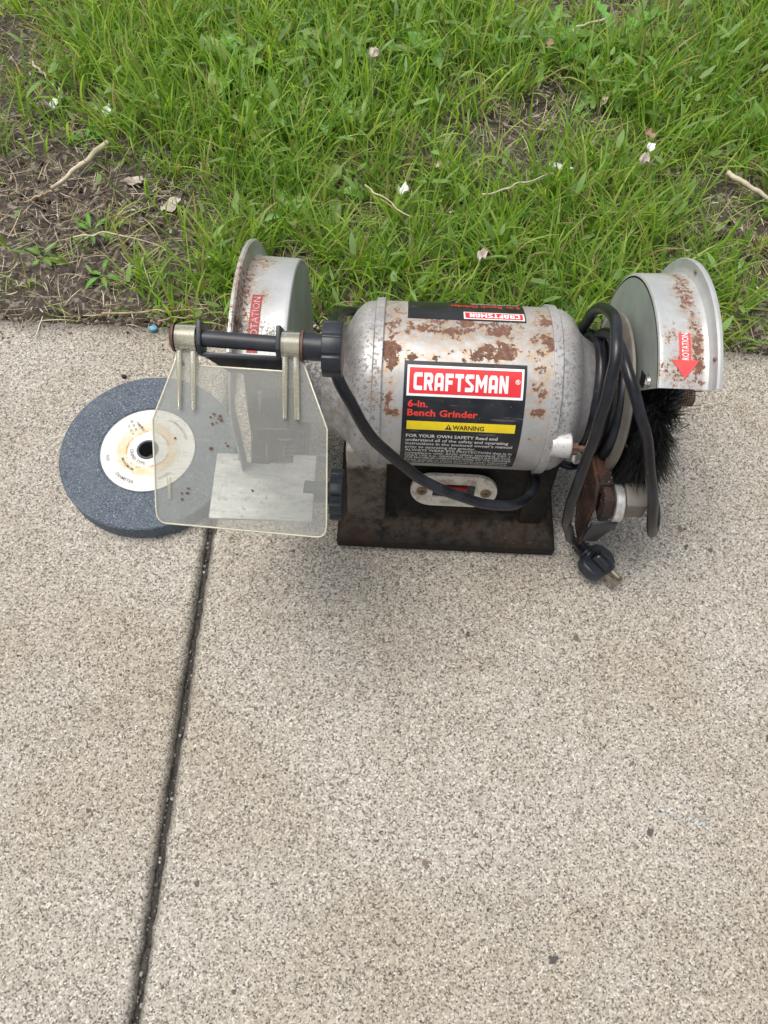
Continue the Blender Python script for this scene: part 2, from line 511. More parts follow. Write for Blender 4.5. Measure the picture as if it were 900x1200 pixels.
# concrete with exposed sand grains
t = NT('concrete')
va = t.sep(t.vor(900, out='Color'))
vb = t.sep(t.vor(520, out='Color'))
big = t.noise(5, 6, 0.66); med = t.noise(14, 5, 0.7)
c = t.ramp(va[0], [(0.0, (0.045, 0.042, 0.039, 1)), (0.13, (0.115, 0.107, 0.096, 1)), (0.25, (0.31, 0.290, 0.257, 1)), (0.50, (0.43, 0.402, 0.350, 1)), (0.82, (0.54, 0.510, 0.450, 1)), (1.0, (0.80, 0.775, 0.72, 1))])
c2 = t.ramp(vb[1], [(0.0, (0.065, 0.058, 0.052, 1)), (0.08, (0.11, 0.10, 0.085, 1)), (0.13, (0.37, 0.35, 0.31, 1)), (0.85, (0.43, 0.405, 0.358, 1)), (1.0, (0.60, 0.56, 0.50, 1))])
c = t.mix(0.24, c, c2)
wv = t.noise(160, 2, col=True)
mm = t.N.new('ShaderNodeVectorMath'); mm.operation = 'MULTIPLY_ADD'; t.L.new(wv, mm.inputs[0]); mm.inputs[1].default_value = (.006, .006, .006); t.L.new(t.geo, mm.inputs[2])
for sc_, cut in ((70, 0.965), (110, 0.94), (190, 0.90)):
    vd = t.vor(sc_, out='Distance', vec=mm.outputs[0]); vc = t.sep(t.vor(sc_, out='Color', vec=mm.outputs[0]))
    rad = t.math('ADD', 0.16, t.math('MULTIPLY', vc[1], 0.20))
    stone = t.math('MULTIPLY', t.smooth(vd, rad, t.math('SUBTRACT', rad, 0.05)), t.smooth(vc[2], cut, cut + .002))
    c = t.mix(t.math('MULTIPLY', stone, 0.9), c, t.ramp(vc[0], [(0.0, (0.055, 0.055, 0.060, 1)), (0.6, (0.10, 0.092, 0.09, 1)), (1.0, (0.20, 0.14, 0.11, 1))]))
c = t.mix(t.smooth(big, 0.36, 0.64, 0.0, 0.62), c, t.mix(1.0, c, (0.80, 0.745, 0.655, 1), 'MULTIPLY'))
c = t.mix(t.smooth(med, 0.45, 0.75, 0.0, 0.45), c, t.mix(1.0, c, (0.78, 0.74, 0.68, 1), 'MULTIPLY'))
dirt = t.attr('dirt')
c = t.mix(t.math('MULTIPLY', dirt, t.smooth(med, 0.25, 0.60, 0.5, 1.0)), c, (0.060, 0.054, 0.047, 1))
hb = t.math('ADD', va[0], t.math('MULTIPLY', vb[1], 0.8))
M['concrete'] = t.set(c, 0.9, 0, t.bump(hb, 0.8, 0.0012))

t = NT('soil')
n1 = t.noise(28, 6, 0.7); n2 = t.noise(170, 5, 0.75); v = t.sep(t.vor(230, out='Color'))
c = t.ramp(n2, [(0.25, (0.022, 0.017, 0.014, 1)), (0.5, (0.070, 0.057, 0.046, 1)), (0.75, (0.17, 0.142, 0.115, 1))])
c = t.mix(t.smooth(v[0], 0.86, 0.92), c, (0.24, 0.21, 0.175, 1))
c = t.mix(t.smooth(n1, 0.5, 0.75, 0, 0.5), c, (0.105, 0.077, 0.055, 1))
M['soil'] = t.set(c, 0.95, 0, t.bump(n2, 0.8, 0.004))

def attr_mat(name, rough, trans=0.0, sheen=0.0, spec=0.35):
    t = NT(name)
    c = t.attr('tint', 'Color')
    m = t.set(c, rough)
    t.b.inputs['Specular IOR Level'].default_value = spec
    if trans:
        tl = t.N.new('ShaderNodeBsdfTranslucent')
        t.L.new(t.mix(1.0, c, (1.5, 1.6, 0.7, 1), 'MULTIPLY'), tl.inputs[0])
        mx = t.N.new('ShaderNodeMixShader'); mx.inputs[0].default_value = trans
        t.L.new(t.b.outputs[0], mx.inputs[1]); t.L.new(tl.outputs[0], mx.inputs[2])
        t.L.new(mx.outputs[0], t.out.inputs[0])
    return m


M['joint_dirt'] = m_simple('packed_joint_dirt', (0.045, 0.041, 0.036), 0.95, var=0.5, scale=220, bump=0.6)
M['blade'] = attr_mat('grass_blade', 0.45, 0.48)
M['litter'] = attr_mat('dry_litter', 0.85, 0.0)
M['leaf'] = attr_mat('weed_leaf', 0.5, 0.28)
M['twig'] = m_simple('dry_twig', (0.40, 0.30, 0.19), 0.8, var=0.35, scale=120, bump=0.4)
M['stick'] = m_simple('bleached_stick', (0.52, 0.45, 0.34), 0.8, var=0.25, scale=120, bump=0.4)
M['tissue'] = m_simple('white_paper', (0.80, 0.81, 0.82), 0.8, var=0.06)
M['petal'] = m_simple('faded_petal', (0.50, 0.44, 0.40), 0.75, var=0.3, scale=200)
M['dry_leaf'] = m_simple('brown_leaf', (0.28, 0.19, 0.12), 0.75, var=0.35, scale=150)
M['blue_stone'] = m_simple('blue_stone', (0.13, 0.33, 0.50), 0.7, var=0.25, scale=300)
M['chalk'] = m_simple('pale_blue_chalk', (0.46, 0.54, 0.58), 0.9, var=0.2, scale=300)

# ------------------------------------------------------------------ text helpers
def text_geo(s, size, bold=0.0, spacing=1.0, width=None, align='LEFT'):
    cu = bpy.data.curves.new('t', 'FONT')
    cu.body = s; cu.size = size; cu.space_character = spacing
    cu.offset = bold * size; cu.resolution_u = 2; cu.fill_mode = 'FRONT'
    cu.align_x = align
    o = bpy.data.objects.new('t', cu); COL.objects.link(o)
    dg = bpy.context.evaluated_depsgraph_get()
    me = bpy.data.meshes.new_from_object(o.evaluated_get(dg))
    vs = [(v.co.x, v.co.y) for v in me.vertices]
    fs = [list(p.vertices) for p in me.polygons]
    bpy.data.objects.remove(o); bpy.data.curves.remove(cu); bpy.data.meshes.remove(me)
    if width and vs:
        x0 = min(a for a, b in vs); x1 = max(a for a, b in vs); k = width / (x1 - x0)
        vs = [((a - x0) * k, b) for a, b in vs]
    return vs, fs


def R_(x0, y0, x1, y1): return [(x0, y0), (x1, y0), (x1, y1), (x0, y1)]


GLY = {
    'C': (0.8, [[(.14, 0), (.8, 0), (.8, .24), (.32, .24), (.27, .3), (.27, .7), (.32, .76), (.8, .76), (.8, 1), (.14, 1), (0, .86), (0, .14)]]),
    'R': (0.82, [R_(0, 0, .27, 1), [(.27, .78), (.50, .78), (.56, .74), (.82, .84), (.66, 1), (.27, 1)], [(.56, .74), (.56, .62), (.82, .52), (.82, .84)],
                [(.27, .58), (.27, .36), (.72, .36), (.82, .52), (.56, .62), (.5, .58)], [(.36, .36), (.56, 0), (.84, 0), (.66, .36)]]),
    'A': (0.82, [[(0, 0), (.27, 0), (.27, 1), (.17, 1), (0, .82)], R_(.27, .76, .55, 1), [(.55, 0), (.82, 0), (.82, .82), (.65, 1), (.55, 1)], R_(.27, .22, .55, .44)]),
    'F': (0.74, [R_(0, 0, .27, 1), R_(.27, .76, .74, 1), R_(.27, .38, .66, .61)]),
    'T': (0.78, [R_(0, .76, .78, 1), R_(.26, 0, .53, .76)]),
    'S': (0.80, [[(0, 0), (.66, 0), (.8, .14), (.8, .36), (.30, .66), (.30, .76), (.8, .76), (.8, 1), (.13, 1), (0, .87), (0, .62), (.50, .34), (.50, .24), (0, .24)]]),
    'M': (1.05, [[(0, 0), (.26, 0), (.26, .56), (.525, .18), (.79, .56), (.79, 0), (1.05, 0), (1.05, 1), (.82, 1), (.525, .56), (.23, 1), (0, 1)]]),
    'N': (0.82, [[(0, 0), (.26, 0), (.26, .55), (.55, 0), (.82, 0), (.82, 1), (.56, 1), (.56, .45), (.27, 1), (0, 1)]]),
}


def logo_geo(word, height, width):
    vs, fs, x = [], [], 0.0
    for ch in word:
        wd, polys = GLY[ch]
        for p in polys:
            n = len(vs)
            vs += [(x + a, b) for a, b in p]
            fs += [[n + i for i in tri_] for tri_ in tessellate_polygon([[Vector((a, b, 0)) for a, b in p]])]
        x += wd + 0.16
    x -= 0.16
    return [(a * width / x, b * height) for a, b in vs], fs


def rect_geo(x0, y0, x1, y1, nx=1, ny=1):
    vs = [(x0 + (x1 - x0) * i / nx, y0 + (y1 - y0) * j / ny) for j in range(ny + 1) for i in range(nx + 1)]
    fs = [(j * (nx + 1) + i, j * (nx + 1) + i + 1, (j + 1) * (nx + 1) + i + 1, (j + 1) * (nx + 1) + i) for j in range(ny) for i in range(nx)]
    return vs, fs


def wrap(geo, fn, name, mat, parent, cuts=0.0015, thick=None):
    """maps flat print geometry (x right, y up) onto a surface through fn(x, y)"""
    vs, fs = geo
    bm = bmesh.new()
    bv = [bm.verts.new((a, b, 0)) for a, b in vs]
    for f in fs:
        try: bm.faces.new([bv[i] for i in f])
        except ValueError: pass
    bmesh.ops.triangulate(bm, faces=[f for f in bm.faces if len(f.verts) > 4])
    ys = [b for a, b in vs]
    y = math.ceil(min(ys) / cuts) * cuts if cuts else 0
    while cuts and y < max(ys):
        bmesh.ops.bisect_plane(bm, geom=bm.verts[:] + bm.edges[:] + bm.faces[:], plane_co=(0, y, 0), plane_no=(0, 1, 0))
        y += cuts
    bm.verts.index_update()
    V = [fn(v.co.x, v.co.y) for v in bm.verts]
    F = [[v.index for v in f.verts] for f in bm.faces]
    bm.free()
    # face the print outwards
    return mobj(name, V, F, mat, parent, None)


# ================================================================== SETTING
EDGE_Y, JX = 0.476, -0.1525
LZ = -0.006                      # lawn soil level by the walk


def fbm(x, y, s, seed=0.0, octs=4):
    return mnoise.fractal(Vector((x * s, y * s, seed)), 1.0, 2.0, octs)


def axis_coords(dense0, dense1, step, far, grow=1.22):
    a = list(np.arange(dense0, dense1 + step / 2, step))
    s, x = step, a[-1]
    while x < far: s *= grow; x += s; a.append(x)
    s, x = step, a[0]
    while x > -far: s *= grow; x -= s; a.insert(0, x)
    return a


# ground: one sheet of soil out to the horizon
gx = axis_coords(-0.75, 0.70, 0.006, 60)
gy = axis_coords(0.455, 1.30, 0.006, 60)
V = []
for y in gy:
    for x in gx:
        near = abs(x) < 2 and 0.3 < y < 3
        if y < EDGE_Y - 0.01:
            z = -0.14
        else:
            z = LZ + (fbm(x, y, 9, 1.0) * 0.006 + fbm(x, y, 60, 4.0, 5) * 0.0042 if near else 0)
            z += min(0.03, 0.02 * (y - EDGE_Y))
            z -= 0.006 * max(0, 1 - (y - EDGE_Y) / 0.02)
        V.append((x, y, z))
nx = len(gx)
F = [(j * nx + i, j * nx + i + 1, (j + 1) * nx + i + 1, (j + 1) * nx + i) for j in range(len(gy) - 1) for i in range(nx - 1)]
tag(mobj('ground', V, F, M['soil'], None, 180, origin=(0, 0, 0)), 'dark brown garden soil under the lawn', kind='structure')

# sidewalk slabs
walk = empty('sidewalk', (0, 0, 0), 'speckled beige concrete sidewalk with a dark joint', kind='structure')


def slab(x0, x1, y0, y1, dense_box):
    def coords(a, b, d0, d1):
        pts = set()
        for e, sg in ((a, 1), (b, -1)):
            for k in (0, .0004, .001, .002, .0035, .005, .007, .0095, .013, .02):
                pts.add(round(e + sg * k, 5))
        lo, hi = max(a + .02, d0), min(b - .02, d1)
        if hi > lo:
            for q in np.arange(lo, hi, 0.005): pts.add(round(float(q), 5))
        q = a + .05
        while q < b: pts.add(round(q, 5)); q += .05
        return sorted(pts)
    xs = coords(x0, x1, dense_box[0], dense_box[1]); ys = coords(y0, y1, dense_box[2], dense_box[3])
    V, D = [], []
    for y in ys:
        for x in xs:
            dx, dy = min(x - x0, x1 - x), min(y - y0, y1 - y)
            d = min(dx, dy)
            R = 0.0085 + 0.0015 * mnoise.noise(Vector((x * 60, y * 60, 3)))
            if dy < 0.012 and y > (y0 + y1) / 2: R = 0.006
            z = 0.0
            if d < R: z = -(R - math.sqrt(max(0, R * R - (R - d) ** 2)))
            z += 0.00035 * mnoise.noise(Vector((x * 25, y * 25, 0))) + 0.0002 * mnoise.noise(Vector((x * 170, y * 170, 1)))
            jag = 0.0016 * mnoise.noise(Vector((x * 90, y * 90, 8))) + 0.0007 * mnoise.noise(Vector((x * 400, y * 400, 2)))
            k = max(0, 1 - d / 0.012)
            wy = jag * k * (1.6 if dy < dx else 0); wx = jag * k if dx <= dy else 0
            if y1 == EDGE_Y and y1 - y < .02 and abs(x) < .7:
                wy += k * (0.0030 * mnoise.noise(Vector((x * 35, 4, 8))) + 0.0022 * mnoise.noise(Vector((x * 130, 2, 8))) - .001)
            V.append((x + wx, y + wy, z))
            di = max(0, 1 - dx / (0.006 + 0.004 * mnoise.noise(Vector((y * 30, 1, 1))))) * 0.85
            db = (y1 - y) if y1 == EDGE_Y else 1
            di = max(di, max(0, 1 - db / (0.013 + 0.014 * (0.5 + mnoise.noise(Vector((x * 22, 0, 5))))) ) * 0.9)
            D.append(min(1, di))
    nx, ny = len(xs), len(ys)
    F = [(j * nx + i, j * nx + i + 1, (j + 1) * nx + i + 1, (j + 1) * nx + i) for j in range(ny - 1) for i in range(nx - 1)]
    # skirt down the four sides
    ring = [i for i in range(nx)] + [j * nx + nx - 1 for j in range(1, ny)] + [(ny - 1) * nx + i for i in range(nx - 2, -1, -1)] + [j * nx for j in range(ny - 2, 0, -1)]
    n0 = len(V)
    for i in ring: V.append((V[i][0], V[i][1], -0.10)); D.append(1.0)
    for k in range(len(ring)):
        k2 = (k + 1) % len(ring)
        F.append((ring[k2], ring[k], n0 + k, n0 + k2))
    return mobj('slab', V, F, M['concrete'], walk, 60, attrs={'dirt': D})


G = 0.0019
DB = (-0.45, 0.45, -0.2, EDGE_Y)
slab(JX - 1.22, JX - G, -0.80, EDGE_Y, DB)
slab(JX + G, JX + 1.22, -0.80, EDGE_Y, DB)
for (a, b) in ((JX - 2.45, JX - 1.226), (JX + 1.226, JX + 2.45)):
    slab(a, b, -0.80, EDGE_Y, (9, 9, 9, 9))
# packed dirt at the bottom of the joint
V, F = [], []
ys = np.arange(-0.80, EDGE_Y, 0.003)
for j, y in enumerate(ys):
    for i, x in enumerate((-0.007, -0.0035, 0, 0.0035, 0.007)):
        V.append((JX + x, y, -0.0075 + 0.0022 * mnoise.noise(Vector((x * 200, y * 70, 0))) + 0.001 * mnoise.noise(Vector((x * 500, y * 300, 0)))))
    if j: 
        for i in range(4): F.append(((j - 1) * 5 + i, (j - 1) * 5 + i + 1, j * 5 + i + 1, j * 5 + i))
mobj('joint_filling', V, F, M['joint_dirt'], walk, 180)
# pale chalk flecks left on the slab
vs, fs = [], []
for k in range(46):
    tt = random.random()
    cx = 0.205 + 0.040 * tt + random.gauss(0, .0012); cy = 0.052 - 0.010 * tt + random.gauss(0, .0008)
    if 0.45 < tt < 0.62: continue
    r = random.uniform(.0003, .0009); n0 = len(vs)
    for q in range(5):
        a = q * 1.2566 + random.random(); vs.append((cx + r * 1.6 * math.cos(a), cy + r * math.sin(a), 0.0006))
    fs.append([n0 + q for q in range(5)])
tag(mobj('chalk_flecks', vs, fs, M['chalk'], walk), kind='stuff')

# ------------------------------------------------------------------ lawn
# tufts: x, y, rx, ry, weight, blade length ; measured on the ground
TUFT = [(-.33, .86, .12, .12, 1.0, .085), (-.22, .80, .11, .10, 1.1, .095), (-.20, .92, .16, .12, 1.0, .080), (-.06, .94, .14, .12, 1.0, .085),
        (-.16, .70, .07, .08, 1.0, .085), (-.09, .76, .12, .10, 1.1, .085), (.00, .78, .07, .10, .9, .075), (-.13, .60, .07, .07, 1.1, .085),
        (-.185, .525, .055, .04, .9, .070), (-.255, .515, .020, .025, .55, .065), (-.05, .58, .08, .08, .9, .075), (.01, .53, .07, .05, .75, .075),
        (.05, .66, .05, .07, .7, .07), (.10, .60, .09, .08, 1.1, .080), (.18, .62, .09, .09, 1.2, .085), (.25, .60, .08, .10, 1.1, .080),
        (.12, .53, .09, .05, .9, .075), (.22, .53, .09, .05, .9, .075), (.30, .53, .07, .05, .6, .07), (.19, .74, .05, .05, .8, .065),
        (.26, .86, .06, .06, 1.15, .10), (.36, .85, .08, .11, 1.0, .085), (.42, .74, .07, .10, .9, .08), (.14, .88, .05, .06, .8, .08), (.05, .94, .08, .10, .9, .085),
        (.31, .77, .07, .06, .8, .075), (.40, .62, .05, .06, .5, .065), (.36, .53, .05, .03, .5, .05), (.42, .97, .08, .09, .8, .085), (.20, 1.05, .15, .05, .5, .08),
        (-.45, .95, .08, .08, .5, .07), (-.08, .50, .06, .022, .8, .06), (.06, .500, .09, .020, .9, .06), (.2, .500, .09, .020, .9, .06), (-.17, .497, .05, .020, .95, .065), (-.235, .495, .02, .018, .7, .06), (.31, .50, .05, .018, .6, .055)]
BARE = [(.10, .76, .10, .04, .5), (.16, .80, .05, .05, .45), (-.02, .67, .04, .03, .5), (-.20, .655, .03, .05, .45), (-.36, .63, .13, .12, .9), (-.27, .60, .07, .055, .75), (-.30, .50, .14, .022, .8), (-.50, .90, .10, .15, .6), (.06, .74, .055, .05, .6),
        (.13, .72, .07, .035, .7), (.03, .63, .03, .03, .6), (.37, .60, .06, .05, .9), (.34, .68, .035, .05, .7), (.20, 1.00, .10, .04, .7), (.30, .92, .06, .03, .6), (.38, .505, .06, .02, .7), (-.03, .625, .05, .02, .5)]


def dens(x, y):
    d = np.full_like(x, 0.15)
    ln = np.full_like(x, 0.0)
    wsum = np.full_like(x, 1e-3)
    for (cx, cy, rx, ry, wt, L) in TUFT:
        g = wt * np.exp(-(((x - cx) / rx) ** 2 + ((y - cy) / ry) ** 2) * 1.1)
        d += g; ln += g * L; wsum += g
    for (cx, cy, rx, ry, wt) in BARE:
        d *= 1 - wt * np.exp(-(((x - cx) / rx) ** 2 + ((y - cy) / ry) ** 2) * 0.9)
    k = np.zeros_like(x)
    for (fx, fy, ph) in ((71, 23, .3), (-38, 66, 1.7), (112, -60, 2.2), (95, 121, .9), (-151, 44, 4.0), (33, -140, 5.1)):
        k += np.sin(fx * x + fy * y + ph + 1.3 * np.sin(fy * x * .7 - fx * y * .5))
    d *= np.clip(.85 + .33 * k, .12, 1.6)
    far = (x < -.55) | (x > .50) | (y > 1.08)
    d = np.where(far, 0.7, d)
    ln = np.where(far, .075, ln / wsum)
    return np.clip(d, 0, 1.25), np.clip(ln, .045, .1)


def soil_z(x, y):
    return LZ + np.minimum(0.03, 0.02 * (y - EDGE_Y)) - 0.001


def ribbon_mesh(root, head, lean0, bend, L, W, tint, seg=5, twist=None, fold=True, flat_end=0.0):
    """blades as bent tapered strips; all arrays of length n. returns verts, faces, colours"""
    n = len(L)
    ts = np.linspace(0, 1, seg + 1)
    hx, hy = np.cos(head), np.sin(head)
    pos = root.copy()
    side = np.stack([-hy, hx, np.zeros(n)], 1)
    if twist is not None:
        c, s_ = np.cos(twist)[:, None], np.sin(twist)[:, None]
        side = side * c + np.stack([hx, hy, np.zeros(n)], 1) * s_
    rows, cols = [], []
    for k, tk in enumerate(ts):
        prof = (0.55 + 0.9 * tk) if tk < 0.35 else 0.865 * (1 - ((tk - 0.35) / 0.65) ** 1.7) + 0.02
        if k > 0:
            a = lean0 + bend * (tk - 0.5 / seg) ** 1.25
            st = (L / seg)[:, None]
            pos = pos + np.stack([hx * np.sin(a), hy * np.sin(a), np.cos(a)], 1) * st
        wv = side * (W * prof)[:, None] * 0.5
        rows.append(pos - wv); rows.append(pos + wv)
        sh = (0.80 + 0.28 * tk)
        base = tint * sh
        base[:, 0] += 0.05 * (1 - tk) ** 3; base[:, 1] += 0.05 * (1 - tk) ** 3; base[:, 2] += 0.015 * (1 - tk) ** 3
        cols.append(base); cols.append(base)
    V = np.stack(rows, 1).reshape(-1, 3)
    C = np.stack(cols, 1).reshape(-1, 3)
    m = 2 * (seg + 1)
    base_i = (np.arange(n) * m)[:, None, None]
    q = np.array([[2 * k, 2 * k + 1, 2 * k + 3, 2 * k + 2] for k in range(seg)])[None]
    F = (base_i + q).reshape(-1, 4)
    return V, F, C


def scatter(n, x0, x1, y0, y1, fn):
    out = []
    tot = 0
    while tot < n:
        x = rng.uniform(x0, x1, n * 2); y = rng.uniform(y0, y1, n * 2)
        keep = rng.uniform(0, 1.25, n * 2) < fn(x, y)
        out.append(np.stack([x[keep], y[keep]], 1)); tot += keep.sum()
    return np.concatenate(out)[:n]


def make_grass(name, n, area, wid, kscale, seg, label, lo=0.0, spread=1.0, clump=True):
    # blades grow in small clumps of 3 to 9 fanned outwards
    nc = max(1, n // 6)
    c = scatter(nc, *area, lambda x, y: dens(x, y)[0])
    idx = rng.integers(0, nc, n)
    off = rng.normal(0, 0.006, (n, 2))
    xy = c[idx] + off
    keep = xy[:, 1] > EDGE_Y + 0.001
    xy, idx, off = xy[keep], idx[keep], off[keep]
    n = len(xy)
    d, ln = dens(xy[:, 0], xy[:, 1])
    clean = rng.uniform(0, 2 * PI, nc)[idx]
    head = np.where(rng.random(n) < 0.6, np.arctan2(off[:, 1], off[:, 0]) + rng.normal(0, .5, n), clean + rng.normal(0, .5, n))
    L = ln * kscale * rng.uniform(0.45, 1.12, n)
    W = wid * rng.uniform(0.55, 1.25, n)
    lean = np.abs(rng.normal(0.30, 0.24, n)) * spread * (1 + .0 * d)
    bend = rng.gamma(2.2, 0.42, n) * spread
    hue = np.clip(rng.normal(0, 1, nc)[idx] * 0.5 + rng.normal(0, .6, n), -1.6, 1.8)
    base = np.array([0.225, 0.375, 0.055]); yel = np.array([0.47, 0.56, 0.15]); dk = np.array([0.062, 0.165, 0.042])
    h = hue[:, None]
    tint = base * (1 - np.abs(h) / 2) + np.where(h > 0, yel, dk) * np.abs(h) / 2
    old = rng.random(n) < 0.085
    tint[old] = np.array([0.40, 0.33, 0.17]) * rng.uniform(0.7, 1.1, (old.sum(), 1))
    root = np.stack([xy[:, 0], xy[:, 1], soil_z(xy[:, 0], xy[:, 1]) - 0.003], 1)
    V, F, C = ribbon_mesh(root, head, lean, bend, L, W, tint, seg, twist=rng.normal(0, 0.6, n))
    # tips never sink under the soil or the slab
    floor = np.where(V[:, 1] < EDGE_Y, 0.0015, LZ + 0.001)
    tipside = np.tile(np.repeat(np.arange(seg + 1), 2), n) > 1
    V[:, 2] = np.where(tipside, np.maximum(V[:, 2], floor + rng.uniform(0, .004, len(V))), V[:, 2])
    o = mobj(name, V, F, M['blade'], None, 180, origin=(0, 0.7, 0), attrs={'tint': C})
    return tag(o, label, 'grass', kind='stuff')


NEAR = (-0.62, 0.56, EDGE_Y + .002, 1.14)
make_grass('long_grass', 15500, NEAR, 0.0029, 0.90, 6, 'fresh green long grass blades growing in tufts behind the sidewalk')
make_grass('fine_grass', 22000, NEAR, 0.0017, 0.46, 4, 'short fine grass between the longer tufts', spread=1.25)
make_grass('distant_grass', 42000, (-2.2, 2.2, 1.1, 3.6), 0.0050, 1.15, 3, 'grass of the lawn further back, out beyond the tufts')
make_grass('side_grass', 9000, (-1.7, -0.6, EDGE_Y + .002, 1.14), 0.0040, 1.0, 3, 'grass along the sidewalk edge past the bare patch, to the left')
make_grass('edge_grass', 9000, (0.54, 1.7, EDGE_Y + .002, 1.14), 0.0040, 1.0, 3, 'grass along the sidewalk edge to the right')


# low leafy ground cover between the blades
n_ = 1300
xy = scatter(n_, *NEAR, lambda x, y: np.clip(dens(x, y)[0], .15, .9) * (.18 + 1.2 * np.exp(-((x + .12) / .13) ** 2 - ((y - .84) / .10) ** 2) + 1.3 * np.exp(-((x - .27) / .16) ** 2 - ((y - .92) / .09) ** 2)))
hd = rng.uniform(0, 2 * PI, n_)
tt_ = np.array([.22, .36, .115]) * rng.uniform(.7, 1.3, (n_, 1))
V, F, C = ribbon_mesh(np.stack([xy[:, 0], xy[:, 1], soil_z(xy[:, 0], xy[:, 1]) + rng.uniform(.002, .045, n_)], 1), hd, rng.uniform(.7, 1.5, n_), rng.uniform(-.2, .7, n_), rng.uniform(.010, .026, n_), rng.uniform(.0035, .0085, n_), tt_, 5, twist=rng.normal(0, .3, n_))
tag(mobj('ground_cover', V, F, M['blade'], None, 180, origin=(0, .7, 0), attrs={'tint': C}), 'low leafy ground cover growing among the grass', 'weeds', kind='stuff')


# dry straw, shredded bark and crumbs between the blades
def litter_strands(name, n, Lr, Wr, label, area, palette, fn):
    xy = scatter(n, *area, fn)
    head = rng.uniform(0, 2 * PI, n)
    L = rng.uniform(*Lr, n) * rng.uniform(.5, 1, n); W = rng.uniform(*Wr, n)
    pal = np.array(palette)
    tint = pal[rng.integers(0, len(pal), n)] * rng.uniform(0.6, 1.15, (n, 1))
    root = np.stack([xy[:, 0], xy[:, 1], LZ + rng.uniform(0.0, 0.010, n) + np.minimum(.03, .02 * (xy[:, 1] - EDGE_Y))], 1)
    lean = rng.normal(1.50, 0.16, n); bend = rng.normal(0, 0.35, n)
    seg = 4
    V, F, C = ribbon_mesh(root, head, lean, bend, L, W, tint, seg, twist=rng.uniform(0, 1.5, n))
    # curl sideways
    k = np.tile(np.repeat(np.linspace(0, 1, seg + 1), 2), n)
    cur = np.repeat(rng.normal(0, 0.25, n) * L, 2 * (seg + 1)) * k * k
    V[:, 0] += -np.repeat(np.sin(head), 2 * (seg + 1)) * cur
    V[:, 1] += np.repeat(np.cos(head), 2 * (seg + 1)) * cur
    V[:, 2] = np.maximum(V[:, 2], np.where(V[:, 1] < EDGE_Y, .001, LZ - .002))
    return tag(mobj(name, V, F, M['litter'], None, 180, origin=(0, .7, 0), attrs={'tint': C}), label, 'straw', kind='stuff')


def bare_fn(x, y):
    d = dens(x, y)[0]
    return np.clip(1.15 - 0.8 * d, 0.15, 1.2)


STRAW = [(.50, .42, .29), (.38, .31, .21), (.60, .53, .40), (.24, .17, .11), (.30, .24, .19)]
litter_strands('dead_straw', 9500, (.010, .045), (.0005, .0013), 'thin dry straw and root strands lying on the bare soil', (-.62, .56, EDGE_Y - .004, 1.12), STRAW, bare_fn)
litter_strands('bark_shreds', 5200, (.004, .011), (.0012, .0032), 'small brown bark shreds and leaf bits on the soil', (-.62, .56, EDGE_Y - .002, 1.12),
               [(.18, .145, .12), (.11, .085, .068), (.32, .27, .23), (.08, .062, .052), (.46, .42, .37)], bare_fn)


def crumbs(name, n, area, rr, palette, label, cat, fn, zfn):
    ico = [(0, 0, 1), (.894, 0, .447), (.276, .851, .447), (-.724, .526, .447), (-.724, -.526, .447), (.276, -.851, .447), (.724, .526, -.447), (-.276, .851, -.447), (-.894, 0, -.447), (-.276, -.851, -.447), (.724, -.526, -.447), (0, 0, -1)]
    fi = [(0, 1, 2), (0, 2, 3), (0, 3, 4), (0, 4, 5), (0, 5, 1), (1, 6, 2), (2, 7, 3), (3, 8, 4), (4, 9, 5), (5, 10, 1), (6, 7, 2), (7, 8, 3), (8, 9, 4), (9, 10, 5), (10, 6, 1), (11, 7, 6), (11, 8, 7), (11, 9, 8), (11, 10, 9), (11, 6, 10)]
    xy = scatter(n, *area, fn)
    r = rr[0] * (rr[1] / rr[0]) ** (rng.random(n) ** 2.2)
    P = np.array(ico)[None] * rng.uniform(.6, 1.3, (n, 12, 1)) * r[:, None, None] * rng.uniform(.6, 1.2, (n, 1, 3))
    P[:, :, 2] *= .7
    P += np.stack([xy[:, 0], xy[:, 1], zfn(xy[:, 0], xy[:, 1]) + r * .3], 1)[:, None]
    F = (np.arange(n)[:, None, None] * 12 + np.array(fi)[None]).reshape(-1, 3)
    pal = np.array(palette)
    C = np.repeat(pal[rng.integers(0, len(pal), n)] * rng.uniform(.6, 1.2, (n, 1)), 12, 0)
    return tag(mobj(name, P.reshape(-1, 3), F, M['litter'], None, None, origin=(0, .5, 0), attrs={'tint': C}), label, cat, kind='stuff')


crumbs('soil_crumbs', 9000, (-.62, .56, EDGE_Y, 1.1), (.0008, .0042), [(.055, .038, .027), (.085, .06, .043), (.035, .024, .018), (.17, .15, .13)], 'dark soil crumbs and little clods on the bare earth', 'soil', bare_fn, lambda x, y: soil_z(x, y))
crumbs('joint_grit', 1100, (JX - .0055, JX + .0055, -.4, EDGE_Y), (.0005, .0020), [(.08, .075, .068), (.16, .15, .135), (.045, .04, .036), (.30, .28, .26)], 'fine grit and pebbles caught in the sidewalk joint', 'grit', lambda x, y: np.ones_like(x) * 1.25, lambda x, y: np.full_like(x, -.0068))
crumbs('edge_grit', 1700, (-.6, .6, EDGE_Y - .040, EDGE_Y + .006), (.0005, .0022), [(.07, .05, .04), (.12, .09, .07), (.3, .27, .24)], 'soil crumbs strewn on the edge of the concrete', 'grit', lambda x, y: 1.25 * np.exp(-((EDGE_Y - y) / (.007 + .006 * np.sin(x * 31) ** 2)).clip(0)), lambda x, y: np.full_like(x, -.0005))


